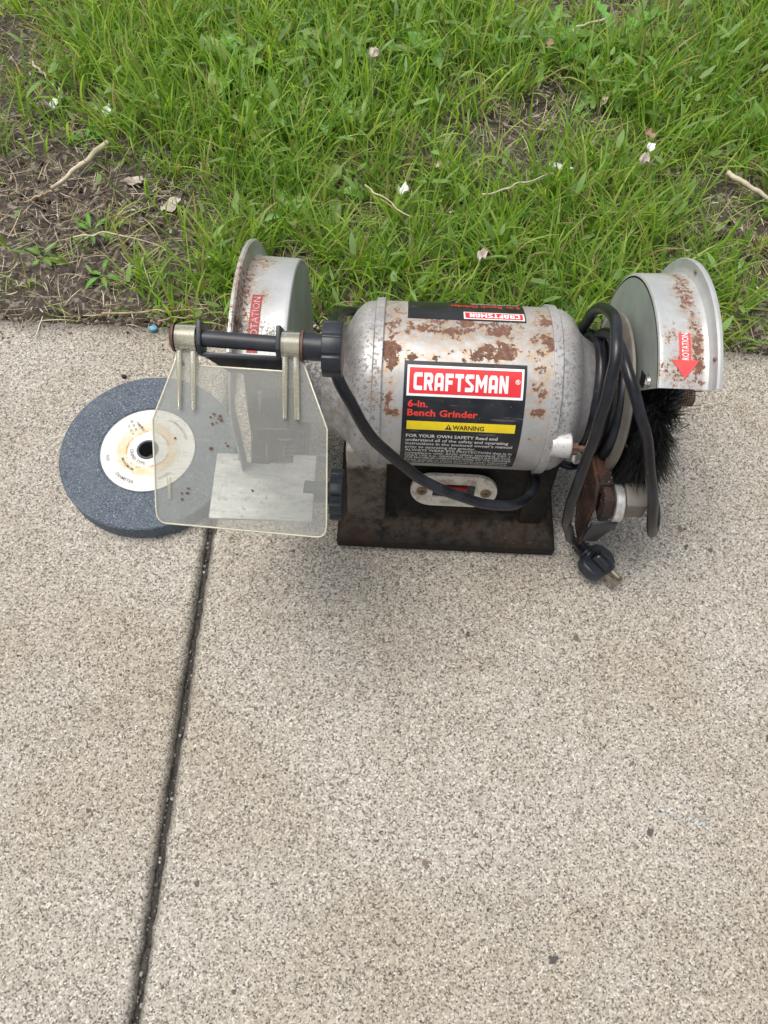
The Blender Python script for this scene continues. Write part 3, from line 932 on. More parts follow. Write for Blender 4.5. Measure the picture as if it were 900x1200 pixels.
# ------------------------------------------------------------------ individual weeds and scraps
def leaf_mesh(base, head, pitch, L, W, jag=0, droop=0.6, tint=(.16, .32, .06), ns=14, fold=.25):
    """one leaf, tapered to its stalk; jag > 0 gives backward pointing teeth"""
    base = Vector(base)
    d = Vector((math.cos(head), math.sin(head), 0)); s = Vector((-d.y, d.x, 0))
    V, F, C = [], [], []
    p = base.copy(); a = pitch
    for k in range(ns + 1):
        tt = k / ns
        if k: a -= droop / ns; p = p + (d * math.cos(a) + Vector((0, 0, 1)) * math.sin(a)) * (L / ns)
        if jag: wd = W * (0.10 + 0.90 * math.sin(PI * min(1, tt * 0.98 + .02)) ** 0.8 * (tt ** .5)) * ((1.0, 0.35, 0.75)[k % 3] if tt < .85 else (1 - tt) * 5)
        else: wd = W * (0.10 if tt < .25 else math.sin(PI * min(1, ((tt - .25) / .75) ** 0.8 * .97 + .03)) ** .75)
        wd = max(wd, W * .03)
        un_ = Vector((0, 0, 1)) * fold * wd
        back = -d * (wd * .35 if jag and k % 3 == 0 else 0)
        V += [p + s * wd * .5 + un_ + back, p.copy(), p - s * wd * .5 + un_ + back]
        for q in range(3): C.append([c * (1.25 if q == 1 else 1) for c in tint])
    for k in range(ns):
        for q in (0, 1): F.append((3 * k + q, 3 * k + q + 1, 3 * k + q + 4, 3 * k + q + 3))
    for v in V: v.z = max(v.z, LZ + .002)
    return V, F, C


def weed(name, x, y, n, Lr, W, jag, label, cat, tint, h0=0.0, group=None, pitch=(.25, .9)):
    z = float(soil_z(np.array(x), np.array(y)))
    o = empty(name, (x, y, z), label, cat, group)
    for k in range(n):
        head = h0 + 2 * PI * k / n + random.uniform(-.35, .35)
        tn = tuple(c * random.uniform(.8, 1.2) for c in tint)
        V, F, C = leaf_mesh((x, y, z + .004), head, random.uniform(*pitch), random.uniform(*Lr), W * random.uniform(.8, 1.2), jag, random.uniform(.5, 1.3), tn)
        mobj('leaf', V, F, M['leaf'], o, 180, attrs={'tint': C})
    return o


BR = (.25, .40, .13)
weed('broadleaf_weed', -.200, .830, 8, (.045, .068), .019, 0, 'broad oval pale leaves of a weed standing in the tall grass near the upper left', 'weed', BR, pitch=(.7, 1.15))
weed('broadleaf_weed', -.085, .875, 6, (.045, .062), .017, 0, 'oval leafed weed in the grass right of the pale broad one, near the top middle', 'weed', BR, h0=.6, pitch=(.7, 1.1))
weed('broadleaf_weed', -.090, .765, 5, (.045, .065), .018, 0, 'low weed with narrow oval leaves in the middle of the thick grass', 'weed', BR, h0=1.0, pitch=(.5, 1.0))
weed('broadleaf_weed', -.075, .660, 4, (.035, .05), .015, 0, 'small broad leafed weed above the wheel guard by a white scrap', 'weed', BR, h0=.2, pitch=(.4, .8))
weed('broadleaf_weed', -.262, .905, 6, (.035, .055), .015, 0, 'pale broad leafed weed at the left, nearest the top edge of the lawn', 'weed', BR, h0=.3, pitch=(.6, 1.1))
weed('broadleaf_weed', -.140, .905, 6, (.035, .055), .015, 0, 'pale oval leafed weed between the two larger ones at the top of the lawn', 'weed', BR, h0=.9, pitch=(.6, 1.1))
weed('broadleaf_weed', -.165, .745, 5, (.035, .05), .013, 0, 'pale narrow leafed weed in the tuft behind the left guard', 'weed', BR, h0=.9, pitch=(.6, 1.1))
weed('broadleaf_weed', .020, .880, 6, (.035, .055), .015, 0, 'pale leafed weed at the top of the lawn just right of the middle', 'weed', BR, h0=.1, pitch=(.6, 1.1))
weed('broadleaf_weed', -.120, .620, 4, (.03, .045), .012, 0, 'small pale leafed weed just above the left wheel guard', 'weed', BR, h0=.5, pitch=(.6, 1.1))
weed('dandelion', .160, .905, 8, (.07, .095), .024, 1, 'dandelion rosette with toothed leaves near the top, left of the straw patch', 'dandelion', (.16, .31, .075), pitch=(.3, .8))
weed('dandelion', .245, .925, 8, (.07, .10), .026, 1, 'large dandelion rosette with toothed leaves beside the dry straw at top right', 'dandelion', (.17, .32, .08), h0=.4, pitch=(.3, .8))
weed('dandelion', .235, .845, 6, (.05, .075), .024, 1, 'smaller dandelion rosette just above the flat splinter of wood', 'dandelion', (.16, .31, .07), h0=1.1, pitch=(.3, .7))
weed('dandelion', .372, .790, 6, (.05, .075), .022, 1, 'dandelion rosette near the right edge under the long grass tuft', 'dandelion', (.15, .30, .07), h0=.3, pitch=(.4, .8))
weed('seedling', -.355, .720, 5, (.018, .03), .006, 0, 'tiny green seedling on the bare soil beside the thick pale stick', 'seedling', (.12, .27, .05))
weed('seedling', -.322, .590, 7, (.018, .032), .005, 0, 'small grassy seedling cluster in the middle of the bare soil patch', 'seedling', (.12, .27, .05))
weed('seedling', -.365, .555, 6, (.018, .03), .006, 0, 'small seedling cluster at the left frame edge on bare soil', 'seedling', (.13, .28, .05))
weed('seedling', -.300, .535, 5, (.015, .025), .005, 0, 'tiny seedling nearest the concrete edge in the bare soil patch', 'seedling', (.13, .28, .05))


def stick(name, a, b, r, mat, label, cat, sag=0.0, wob=.004, n=9, z=.006):
    a = Vector((a[0], a[1], z + LZ + .008)); b = Vector((b[0], b[1], z + LZ + .006))
    pts = []
    for k in range(n):
        tt = k / (n - 1)
        p = a.lerp(b, tt) + Vector((random.gauss(0, wob), random.gauss(0, wob), random.gauss(0, wob * .3))) * (0 if k in (0, n - 1) else .35)
        p.z += sag * math.sin(PI * tt)
        pts.append(p)
    sp = spline(pts, 3)
    rad = [r * (1 - .45 * i / len(sp)) * random.uniform(.88, 1.1) for i in range(len(sp))]
    o = B().tube(sp, r, 8, radii=rad).build(name, mat, None, 180)
    return tag(o, label, cat)


stick('stick', (-.325, .710), (-.372, .640), .0034, M['stick'], 'thick pale broken stick lying across the bare soil at left', 'stick', z=.010)
stick('twig', (-.372, .640), (-.400, .625), .0014, M['twig'], 'thin twig end lying below the thick pale stick', 'twig', z=.004)
stick('stick', (.345, .695), (.405, .640), .0030, M['stick'], 'pale stick on the bare soil at the right edge behind the grinder', 'stick', z=.018)
stick('twig', (-.285, .4765), (-.185, .4900), .0011, M['twig'], 'long brown twig lying along the sidewalk edge left of the grinder', 'twig', z=.010)
stick('twig', (-.230, .470), (-.170, .486), .0008, M['twig'], 'short reddish twig under the long one on the sidewalk edge', 'twig', z=.010)
stick('twig', (-.335, .575), (-.245, .570), .0009, M['stick'], 'pale arched twig on the soil above the left sidewalk edge', 'twig', sag=.01)
stick('twig', (.08, .628), (.155, .665), .0010, M['stick'], 'straight dry stalk lying on the grass behind the motor', 'stalk', z=.035)
stick('twig', (-.04, .640), (.01, .600), .0009, M['stick'], 'dry stalk leaning by the small grey white petal', 'stalk', z=.03)
stick('twig', (.19, .900), (.24, .915), .0014, M['stick'], 'curved pale root strand among the dandelions', 'root', z=.03, sag=.01, wob=.010)
stick('twig', (-.44, .84), (-.405, .80), .0018, M['stick'], 'pale bark sliver on the soil left of the white paper scrap', 'twig', z=.008)


def scrap(name, x, y, sx, sy, mat, label, cat, rot=0.0, z=.03, curl=.4, n=7, group=None):
    """thin crumpled piece with thickness"""
    if cat != 'paper scrap': sx *= .85; sy *= .85
    vs = []
    ph = random.random() * 9
    for side in (0, 1):
        for j in range(n):
            for i in range(n):
                u, v = i / (n - 1) - .5, j / (n - 1) - .5
                edge = 1 - .28 * (abs(u * 2) ** 3 * abs(v * 2)) + .18 * mnoise.noise(Vector((u * 4 + ph, v * 4, 1)))
                X, Y = u * sx * edge, v * sy * edge * (1 - .55 * abs(u * 2) ** 2)
                Z = curl * sx * (mnoise.noise(Vector((u * 2.4 + ph, v * 2.4, ph))) + .5 * mnoise.noise(Vector((u * 7 + ph, v * 7, ph))) + (u * u) * .9) - side * .0004
                vs.append((x + X * math.cos(rot) - Y * math.sin(rot), y + X * math.sin(rot) + Y * math.cos(rot), LZ + z + Z))
    fs = []
    N = n * n
    for j in range(n - 1):
        for i in range(n - 1):
            a = j * n + i
            fs.append((a, a + 1, a + n + 1, a + n)); fs.append((N + a, N + a + n, N + a + n + 1, N + a + 1))
    ring = list(range(n)) + [j * n + n - 1 for j in range(1, n)] + [(n - 1) * n + i for i in range(n - 2, -1, -1)] + [j * n for j in range(n - 2, 0, -1)]
    for k in range(len(ring)):
        a, b = ring[k], ring[(k + 1) % len(ring)]
        fs.append((a, N + a, N + b, b))
    return tag(mobj(name, vs, fs, mat, None, 60), label, cat, group)


scrap('paper_scrap', -.396, .770, .030, .016, M['tissue'], 'folded white paper scrap on the soil near the upper left', 'paper scrap', 1.1, .016, .5)
scrap('paper_scrap', -.334, .752, .022, .008, M['tissue'], 'narrow white paper scrap stuck in grass, right of the folded one', 'paper scrap', 1.4, .022, .3)
scrap('paper_scrap', -.243, .990, .018, .010, M['tissue'], 'small white scrap at the top of the lawn, left of the middle', 'paper scrap', .3, .03, .3)
scrap('petal', -.040, .822, .018, .020, M['petal'], 'crumpled pinkish brown petal in the grass above the motor', 'petal', .4, .055, .6)
scrap('petal', .000, .630, .015, .014, M['tissue'], 'small whitish petal at the grass right of the left guard', 'petal', .1, .042, .6)
scrap('petal', .245, .674, .020, .012, M['petal'], 'upright pinkish white petal on the thick grass behind the cord', 'petal', 1.1, .055, .5)
scrap('petal', .252, .688, .012, .010, M['tissue'], 'white petal tip touching the upright pinkish one', 'petal', .6, .058, .5)
scrap('petal', .168, .697, .034, .010, M['tissue'], 'long torn whitish petal lying flat in the thin grass', 'petal', -.35, .022, .25)
scrap('wood_splinter', .226, .815, .042, .008, M['stick'], 'flat pale splinter of wood standing in the grass below the dandelions', 'splinter', 1.15, .018, .1)
scrap('dead_leaf', .160, .868, .016, .012, M['dry_leaf'], 'small tan dead leaf in the grass left of the splinter', 'leaf', .2, .045, .3)
scrap('dead_leaf', .255, .712, .017, .014, M['dry_leaf'], 'brown dead leaf held in the grass above the pinkish petal', 'leaf', 1.4, .055, .3)
scrap('dead_leaf', .080, .553, .022, .011, M['petal'], 'pinkish dead leaf standing just behind the motor housing', 'leaf', 1.2, .038, .3)
scrap('dead_leaf', -.245, .630, .030, .022, M['petal'], 'pale crumpled dead leaf left of the tuft behind the guard', 'leaf', .7, .010, .3)
scrap('dead_leaf', -.118, .800, .018, .012, M['dry_leaf'], 'dark brown leaf under the pale broad leafed weed', 'leaf', .7, .03, .3)
scrap('dead_leaf', .040, .700, .022, .016, M['petal'], 'pale dead leaf in the thin grass near the middle', 'leaf', .5, .014, .25)
scrap('dead_leaf', .385, .615, .026, .018, M['dry_leaf'], 'dull brown dead leaf on the bare soil at the right edge', 'leaf', .9, .010, .3)
scrap('dead_leaf', -.290, .665, .028, .014, M['petal'], 'pale torn leaf lying right of the thick pale stick', 'leaf', .1, .008, .3)
scrap('dead_leaf', .440, .950, .024, .018, M['petal'], 'pale leaf in the lawn near the top right corner', 'leaf', .1, .05, .3)
b = B(); ico = [(0, 0, 1), (.9, .1, .4), (.2, .85, .5), (-.7, .5, .3), (-.8, -.5, .4), (.3, -.9, .3), (.7, -.1, -.5), (-.3, .4, -.5), (-.2, -.6, -.5)]
b.prism([(-.2366 + .0045 * math.cos(a) * (1 + .2 * math.sin(3 * a)), .4680 + .0035 * math.sin(a), .0002) for a in np.linspace(0, 5.4, 7)], (.0006, 0, .0045), bevel=.0012)
tag(b.build('stone_chip', M['blue_stone'], None), 'tiny blue stone chip on the concrete by the lawn edge', 'stone')
for (x, y, s_, lab) in ((-.202, .4300, .0022, 'small dark pebble on the concrete just behind the grinding wheel'),
                        (-.2545, .4120, .0026, 'dark crumb of soil beside the top left of the grinding wheel')):
    b = B(); b.prism([(x + s_ * math.cos(a) * (1 + .2 * math.sin(3 * a)), y + s_ * .8 * math.sin(a), .0001) for a in np.linspace(0, 5.4, 7)], (0, 0, s_), bevel=s_ * .25)
    tag(b.build('pebble', M['rust'], None), lab, 'pebble')

# ================================================================== GRINDING WHEEL ON THE GROUND
WX, WY, WR, WT = -0.212, 0.325, 0.0762, 0.0185
gw = empty('grinding_wheel', (WX, WY, 0.0006), 'blue grey abrasive grinding wheel lying flat on the concrete, white paper label', 'grinding wheel')
B().lathe([(0.0002, .0088), (.0002, WR - .0012), (.0012, WR), (WT - .0010, WR), (WT, WR - .0010), (WT, .0430), (WT - .0006, .0425), (WT - .0006, .0420), (WT, .0416), (WT, .0088)], (WX, WY, .0006), 'z', 128, close=True).build('abrasive_body', M['abrasive'], gw, 35)
B().lathe([(.001, .0070), (.001, .0092), (WT + .0007, .0092), (WT + .0007, .0076), (WT - .001, .0070)], (WX, WY, .0006), 'z', 40, close=True).build('bore_bushing', M['bushing'], gw)
pl = B().lathe([(WT + .0007, .0096), (WT + .0007, .0406)], (WX, WY, 0), 'z', 96).build('paper_label', M['paper'], gw, None, origin=(WX, WY, WT + .001))


def arc_text(s, size, rad, mid, parent, inward=False, bold=.01):
    g = text_geo(s, size, bold, 1.05)
    wdt = max(a for a, b_ in g[0])
    def fn(x, y):
        if inward: a = mid + (x - wdt / 2) / rad; rr = rad - y
        else: a = mid - (x - wdt / 2) / rad; rr = rad + y
        return (WX + rr * math.cos(a), WY + rr * math.sin(a), WT + .00095)
    return wrap(g, fn, 'lettering', M['ink'], parent, 0)


def flat_text(s, size, ox, oy, ang, parent, bold=.012, mat='ink'):
    g = text_geo(s, size, bold, 1.05)
    c_, s_ = math.cos(ang), math.sin(ang)
    return wrap(g, lambda x, y: (WX + ox + x * c_ - y * s_, WY + oy + x * s_ + y * c_, WT + .00095), 'lettering', M[mat], parent, 0)


arc_text('DIAMETER', .0040, .0345, -2.05, pl, True)
arc_text('SIZE', .0034, .0355, -2.85, pl, True)
arc_text('GRIND TYPE', .0040, .0150, -2.35, pl, True)
arc_text('MAXIMUM', .0036, .0235, -2.35, pl, True)
arc_text('WHEEL', .0040, .0325, 3.6 - 2 * PI + 1.75, pl, True)
arc_text('ALUMINUM OXIDE', .0030, .0330, .75, pl, False)
for k, ln in enumerate(('6  10  12', '36  60  80', '3450', '4140', 'RPM')):
    flat_text(ln, .0028, -.0145 + .0022 * k, .0150 + .0030 * (2 - abs(k - 2)) + .001 * k, 2.15, pl)

# ================================================================== BENCH GRINDER
XC, YC, ZC = 0.049, 0.335, 0.120
RM = 0.0605
g = empty('bench_grinder', (XC, YC, 0), 'rusty silver bench grinder standing on the concrete, black cord wrapped round one end', 'bench grinder')


def gauss(x, th, lst):
    v = 0.0
    for (cx, ct, sx, st, a) in lst:
        v = max(v, a * math.exp(-((x - cx) / sx) ** 2 - ((th - ct) / st) ** 2))
    return v


def surf_lathe(name, prof, n, mat, rust=(), grime=(), speck=(), base_r=0.0, base_g=0.0, a0=0.0, a1=360.0, c=None, parent=None, smooth=35, close=False, split=None):
    c = c or (XC, YC, ZC)
    b = B().lathe(prof, c, 'x', n, math.radians(a0), math.radians(a1), close=close)
    R, Gm, S = [], [], []
    for v in b.v:
        th = math.degrees(math.atan2(v.z - c[2], v.y - c[1])) % 360
        if th > 330: th -= 360
        R.append(max(base_r, gauss(v.x, th, rust))); Gm.append(max(base_g, gauss(v.x, th, grime))); S.append(gauss(v.x, th, speck))
    mi = None if split is None else [1 if i // n >= split else 0 for i in range(len(b.f))]
    return mobj(name, b.v, b.f, mat, parent or g, smooth, midx=mi, attrs={'rust': R, 'grime': Gm, 'speck': S})


# motor housing: plain drum between the two cast end bells
hl = [(-.0585 + .117 * i / 58, RM) for i in range(59)]
RUST = [(-.004, 104, .014, 20, .86), (.006, 90, .018, 10, .74), (.032, 86, .040, 8, .84), (.070, 85, .028, 9, .86), (.070, 99, .020, 12, .90), (.056, 104, .013, 9, .80),
        (.038, 102, .008, 4, .60), (.045, 107, .012, 4, .62), (.010, 108, .010, 5, .84), (.026, 108, .008, 4, .72), (-.004, 133, .006, 8, .78), (-.001, 144, .010, 5, .92),
        (.097, 140, .012, 5, .98), (.099, 104, .014, 30, .60), (.103, 72, .020, 26, .66), (-.004, 70, .014, 22, .72), (.100, 158, .008, 6, .62),
        (.098, 124, .012, 14, .66), (.102, 92, .020, 36, .74), (.045, 80, .060, 14, .78), (.104, 76, .016, 14, .84), (-.004, 80, .014, 12, .78), (.030, 112, .06, 14, .50), (-.005, 122, .008, 8, .62), (-.004, 156, .008, 16, .60), (.040, 93, .06, 9, .60)]
surf_lathe('motor_housing', hl, 200, M['housing'], RUST, [(.086, 186, .012, 12, .8), (.10, 95, .02, 60, .5), (.04, 90, .06, 12, .6), (-.003, 60, .01, 30, .7)], base_r=.22, base_g=.10)

for sg, rust_, gr in ((-1, [(XC - .064, 125, .006, 22, .58)], [(XC - .095, 120, .022, 90, .85), (XC - .07, 90, .02, 40, .5)]),
                      (1, [(XC + .07, 80, .02, 30, .35)], [(XC + .10, 120, .020, 90, .6)])):
    prof = [(.0580, .0560), (.0580, RM + .0018), (.0586, RM + .0022), (.0640, RM + .0020), (.0646, RM + .0012), (.0650, .0600), (.0656, .0600), (.0700, .0596), (.0745, .0572), (.0790, .0525),
            (.0825, .0465), (.0870, .0420), (.0920, .0388), (.0980, .0365), (.1010, .0350), (.1010, .0200)]
    fine = []
    for (a, b_) in zip(prof[:-1], prof[1:]):
        k = max(1, int(math.hypot(b_[0] - a[0], b_[1] - a[1]) / .003))
        fine += [(a[0] + (b_[0] - a[0]) * i / k, a[1] + (b_[1] - a[1]) * i / k) for i in range(k)]
    fine.append(prof[-1])
    fine = [(sg * a, r_) for a, r_ in fine]
    bell = surf_lathe('end_bell', fine, 120, M['bell'], rust_, gr, [(XC + sg * .066, 120, .016, 50, .5)], base_r=.16, base_g=.20)
    # neck carrying the guard
    nk = surf_lathe('neck', [(sg * .1005, .0335), (sg * .104, .0325), (sg * .112, .0318), (sg * .1188, .0318)], 64, M['bell'], [], [(XC + sg * .11, 150, .03, 120, .8)], [(XC + sg * .11, 150, .03, 70, .9)], base_g=.4)
    if sg == 1:
        # screw boss on the front of the right bell
        boss = B()
        bx, by, bz = XC + .0655, .2745, .1545 - .018
        prof2 = [(0, .0005), (0, .0080), (.007, .0090), (.0125, .0092), (.0135, .0085), (.0135, .002)]
        boss.lathe([(a - .006, r_) for a, r_ in prof2], (bx + .003, by + .004, bz), 'x', 28)
        bo = boss.build('boss', M['lugmetal'], bell, attrs=None)
        B().lathe([(0, .001), (0, .0042), (.004, .0042), (.0042, .001)], (bx + .0112, by + .001, bz + .001), 'x', 6).build('nut', M['copper'], bell, 20)
        B().tube([(bx + .012, by + .001, bz + .001), (bx + .0215, by + .001, bz + .0005)], .0024, 10).build('screw', M['copper'], bell)
        B().tube(spline([(bx + .0135, by - .002, bz - .002), (bx + .014, by - .004, bz - .007), (bx + .017, by - .003, bz - .012), (bx + .020, by - .001, bz - .0135)], 4), .0013, 8).build('wire_clip', M['zinc'], bell)

# ---- labels on the housing
def cyl(xo, th0, r, flip=False):
    """print surface: x along the drum, y up the face; th0 in degrees is the baseline"""
    def fn(x, y):
        if flip: th = math.radians(th0) + y / RM; X = xo - x
        else: th = math.radians(th0) - y / RM; X = xo + x
        return (X, YC + r * math.cos(th), ZC + r * math.sin(th))
    return fn


def band(name, x0, x1, th0, th1, r, mat, parent, thick=.0003, flipn=False):
    n = max(3, int(abs(th1 - th0) / 1.5))
    b = B().lathe([(x0, r - thick), (x0, r), (x1, r), (x1, r - thick)], (0, YC, ZC), 'x', n, math.radians(min(th0, th1)), math.radians(max(th0, th1)), close=True)
    return b.build(name, mat, parent, 40)


r0 = RM + .00035
LX0, LX1 = .0060, .0890
lab = band('label', LX0, LX1, 109.3, 193.0, r0, M['label_black'], g)
band('logo_border', LX0 + .0022, LX1 - .0019, 112.0, 131.6, r0 + .00010, M['label_white'], lab, .00005)
band('logo_field', LX0 + .0037, LX1 - .0034, 113.6, 130.0, r0 + .00020, M['label_red'], lab, .00005)
hgt = math.radians(12.0) * RM * .92
wrap(logo_geo('CRAFTSMAN', hgt, .0640), cyl(LX0 + .0067, 127.8, r0 + .00030), 'logo_lettering', M['label_white'], lab)
wrap(text_geo('\u00ae', .0045, .01), cyl(LX1 - .0076, 121.8, r0 + .0003), 'registered_mark', M['label_white'], lab)
wrap(text_geo('6-in.', .0066, .028, 1.02, .0138), cyl(LX0 + .0034, 138.6, r0 + .0001), 'lettering', M['label_red2'], lab)
wrap(text_geo('Bench Grinder', .0066, .028, 1.02, .0482), cyl(LX0 + .0034, 144.6, r0 + .0001), 'lettering', M['label_red2'], lab)
band('warning_stripe', LX0 + .0034, LX1 - .0046, 148.3, 154.6, r0 + .0001, M['label_yellow'], lab, .00005)
# warning triangle and word
tri = ([(-.0016, 0), (.0016 + .0006, 0), (.0003, .0036)], [(0, 1, 2)])
wrap(([(0, 0), (.0048, 0), (.0024, .0044)], [(0, 1, 2)]), cyl(LX0 + .0300, 153.9, r0 + .0002), 'warning_triangle', M['label_black'], lab)
wrap(([(.0021, .0013), (.0027, .0013), (.0028, .0031), (.0020, .0031), (.0021, .0005), (.0027, .0005), (.0027, .0010), (.0021, .0010)], [(0, 1, 2, 3), (4, 5, 6, 7)]), cyl(LX0 + .0300, 153.9, r0 + .0003), 'exclamation_mark', M['label_yellow'], lab)
wrap(text_geo('WARNING', .0048, .024, 1.0, .0218), cyl(LX0 + .0352, 153.6, r0 + .0002), 'lettering', M['label_black'], lab)
LINES = [(160.8, 'FOR YOUR OWN SAFETY Read and', .0640, .022, .0037), (164.3, 'understand all of the safety and operating', .0720, .014, .0036), (167.6, "instructions in the enclosed owner's manual", .0752, .014, .0036),
         (171.0, 'prior to operating the grinder.', .0500, .014, .0036), (174.4, 'ALWAYS WEAR EYE PROTECTION that is in', .0760, .018, .0036), (177.6, 'compliance with ANSI safety standard Z87.1', .0752, .014, .0035),
         (180.8, 'ONLY USE 6-in. GRINDING WHEELS RATED FOR', .0765, .016, .0035), (184.0, 'THE MAXIMUM OPERATING SPEED OF THE GRINDER', .0770, .016, .0035), (187.2, 'Keep guards in place and tool rests adjusted', .0745, .014, .0035), (190.4, 'to wheel. Disconnect power before servicing.', .0755, .014, .0035)]
for th, s_, wd, bo_, sz in LINES:
    wrap(text_geo(s_, sz, bo_, 1.0, wd), cyl(LX0 + .0034, th, r0 + .0001), 'lettering', M['label_small'], lab, .0012)

lab2 = band('label', .0070, .0893, -4.0, 76.0, r0, M['label_black'], g)
band('logo_border', .0460, .0883, 66.0, 74.6, r0 + .0001, M['label_white'], lab2, .00005)
band('logo_field', .0470, .0873, 66.9, 73.7, r0 + .0002, M['label_red'], lab2, .00005)
wrap(logo_geo('CRAFTSMAN', .0052, .0350), cyl(.0852, 67.8, r0 + .0003, True), 'logo_lettering', M['label_white'], lab2)
wrap(text_geo('6-in. Bench Grinder', .0080, .020, 1.0, .0500), cyl(.0868, 53.0, r0 + .0001, True), 'lettering', M['label_red2'], lab2)
for k, s_ in enumerate(('ALWAYS WEAR EYE PROTECTION', 'READ THE OWNERS MANUAL BEFORE USE', 'KEEP GUARDS IN PLACE')):
    wrap(text_geo(s_, .0038, .02, 1.0, .034), cyl(.0868, 47.0 - k * 4.5, r0 + .0001, True), 'lettering', M['label_small'], lab2)

# ---- base casting
def base_mesh():
    """flared casting: stepped foot, then a body whose four sides lean inwards"""
    b = B()
    def loft(rings, bev, ang=40):
        bm = bmesh.new()
        rows = [[bm.verts.new(p) for p in r_] for r_ in rings]
        bm.faces.new(rows[0][::-1]); bm.faces.new(rows[-1])
        for a_, c_ in zip(rows[:-1], rows[1:]):
            for k in range(len(a_)): bm.faces.new((a_[k], a_[(k + 1) % len(a_)], c_[(k + 1) % len(a_)], c_[k]))
        bmesh.ops.recalc_face_normals(bm, faces=bm.faces); bm.normal_update()
        ed = [e for e in bm.edges if e.calc_face_angle(0) > math.radians(ang)]
        bmesh.ops.bevel(bm, geom=ed, offset=bev, segments=2, profile=.5, affect='EDGES')
        bmesh.ops.triangulate(bm, faces=bm.faces)
        for _ in range(4):
            lng = [e for e in bm.edges if e.calc_length() > .007]
            if lng: bmesh.ops.subdivide_edges(bm, edges=lng, cuts=1)
            bmesh.ops.triangulate(bm, faces=[f for f in bm.faces if len(f.verts) > 3])
        for v in bm.verts:
            if v.co.z > .0015:
                q = v.co * 55
                v.co += Vector((mnoise.noise(q), mnoise.noise(q + Vector((9, 0, 0))), mnoise.noise(q + Vector((0, 9, 0))))) * .0005
        bm.verts.index_update()
        b.add([v.co.copy() for v in bm.verts], [[v.index for v in f.verts] for f in bm.faces])
        bm.free()
    def rect(ix, iy, z): return [(-.0425 + ix, .2500 + iy, z), (.1395 - ix, .2500 + iy, z), (.1395 - ix, .4200 - iy, z), (-.0425 + ix, .4200 - iy, z)]
    loft([rect(.0003, .0004, .0008), rect(0, 0, .0128), rect(.0036, .0040, .0165), rect(.0080, .0185, .0225)], .0009)
    def body(x0, x1, y0, z): return [(x0, y0, z), (x1, y0, z), (x1, 2 * YC - y0, z), (x0, 2 * YC - y0, z)]
    loft([body(-.0335, .1305, .2700, .0170), body(-.0325, .1295, .2735, .0300), body(-.0290, .1260, .2850, .0700), body(-.0270, .1240, .2900, .0900)], .0018)
    D = [max(0.0, min(1, (1 - abs(v.z - .0215) / .0085))) for v in b.v]
    return mobj('base', b.v, b.f, M['base'], g, 40, attrs={'dusty': D})


base = base_mesh()
# raised pedestal legs that hug the drum on both sides
def pedestal(x0, x1, name, mat, yoff=0.0, top=.100):
    pr = [(.2670, .0190), (.2680, .0320), (.2705, .0480), (.2760, .0720), (.2800, top), (.3100, top), (.3300, .062), (.3300, .019)]
    b = B()
    b.prism([(x0, y + yoff, z) for y, z in pr], (x1 - x0, 0, 0), bevel=.003, seg=3, ang=40)
    return b.build(name, mat, base, 40)


pedestal(-.0340, -.0030, 'pedestal', M['pedestal'], top=.112)
pedestal(.1070, .1270, 'pedestal', M['base'], .002, top=.098)
# crescent slot in the left pedestal
cr = []
for k in range(9):
    a = PI * 1.02 + k / 8 * 1.25; cr.append((-.0215 + .0085 * math.cos(a), .1085 + .0075 * math.sin(a)))
for k in range(8, -1, -1):
    a = PI * 1.02 + k / 8 * 1.25; cr.append((-.0190 + .0080 * math.cos(a) * .95, .1120 + .0072 * math.sin(a)))
b = B().prism([(x, .2762 + (z - .0800) * .13, z) for x, z in cr], (0, .0015, 0)); b.build('slot', M['label_black'], base)
# dark square recess to the right of the switch
b = B().box((.0975, .2733, .0370), (.0150, .0016, .0150), frame((0, -.2, 1)), bevel=.0006); b.build('recess_plate', M['label_black'], base)

# ---- switch plate on the sloping front face
sf = Vector((0, .2768, .0650)); su = Vector((0, .27, .963)).normalized(); sn = Vector((0, -.963, .27)).normalized(); sx = Vector((1, 0, 0))
SWX = .0500
def sp(x, u, d): return Vector((SWX, 0, 0)) + sf + sx * x + su * u + sn * d
W2, H2 = .0340, .0172
out = []
for (cx, sgn, a0_) in ((W2 - H2, 1, -PI / 2), (-(W2 - H2), -1, PI / 2)):
    for k in range(13):
        a = a0_ + PI * k / 12
        out.append((cx + H2 * math.cos(a), H2 * math.sin(a)))
inn = [(.0165, -.0075), (.0165, .0075), (-.0165, .0075), (-.0165, -.0075)]
# ring shaped plate: front annulus + outer side + inner side
bm = bmesh.new()
def ring_plate(outer, inner, d0, d1):
    V, F = [], []
    no = len(outer)
    # match inner points to outer by angle
    inn_ = []
    for (x, u) in outer:
        k = max(abs(x) / .0165, abs(u) / .0078)
        inn_.append((x / k, u / k))
    for d in (d1, d0):
        for (x, u) in outer: V.append(sp(x, u, d))
    for d in (d1, d0):
        for (x, u) in inn_: V.append(sp(x, u, d))
    for i in range(no):
        j = (i + 1) % no
        F.append((i, j, 2 * no + j, 2 * no + i)); F.append((no + i, no + j, j, i)); F.append((2 * no + i, 2 * no + j, 3 * no + j, 3 * no + i))
    return V, F
V, F = ring_plate(out, inn, .0000, .0032)
plate = mobj('switch_plate', V, F, M['plate_cream'], g, 40)
B().prism([sp(x, u, .0010) for x, u in ((-.0163, -.0076), (.0163, -.0076), (.0163, .0076), (-.0163, .0076))], sn * .0004).build('switch_well', M['label_black'], plate)
B().prism([sp(x, u, .0015) for x, u in ((-.004, -.0060), (.0105, -.0060), (.0105, .0060), (-.004, .0060))], sn * .0042, bevel=.0012).build('rocker', M['rocker'], plate)
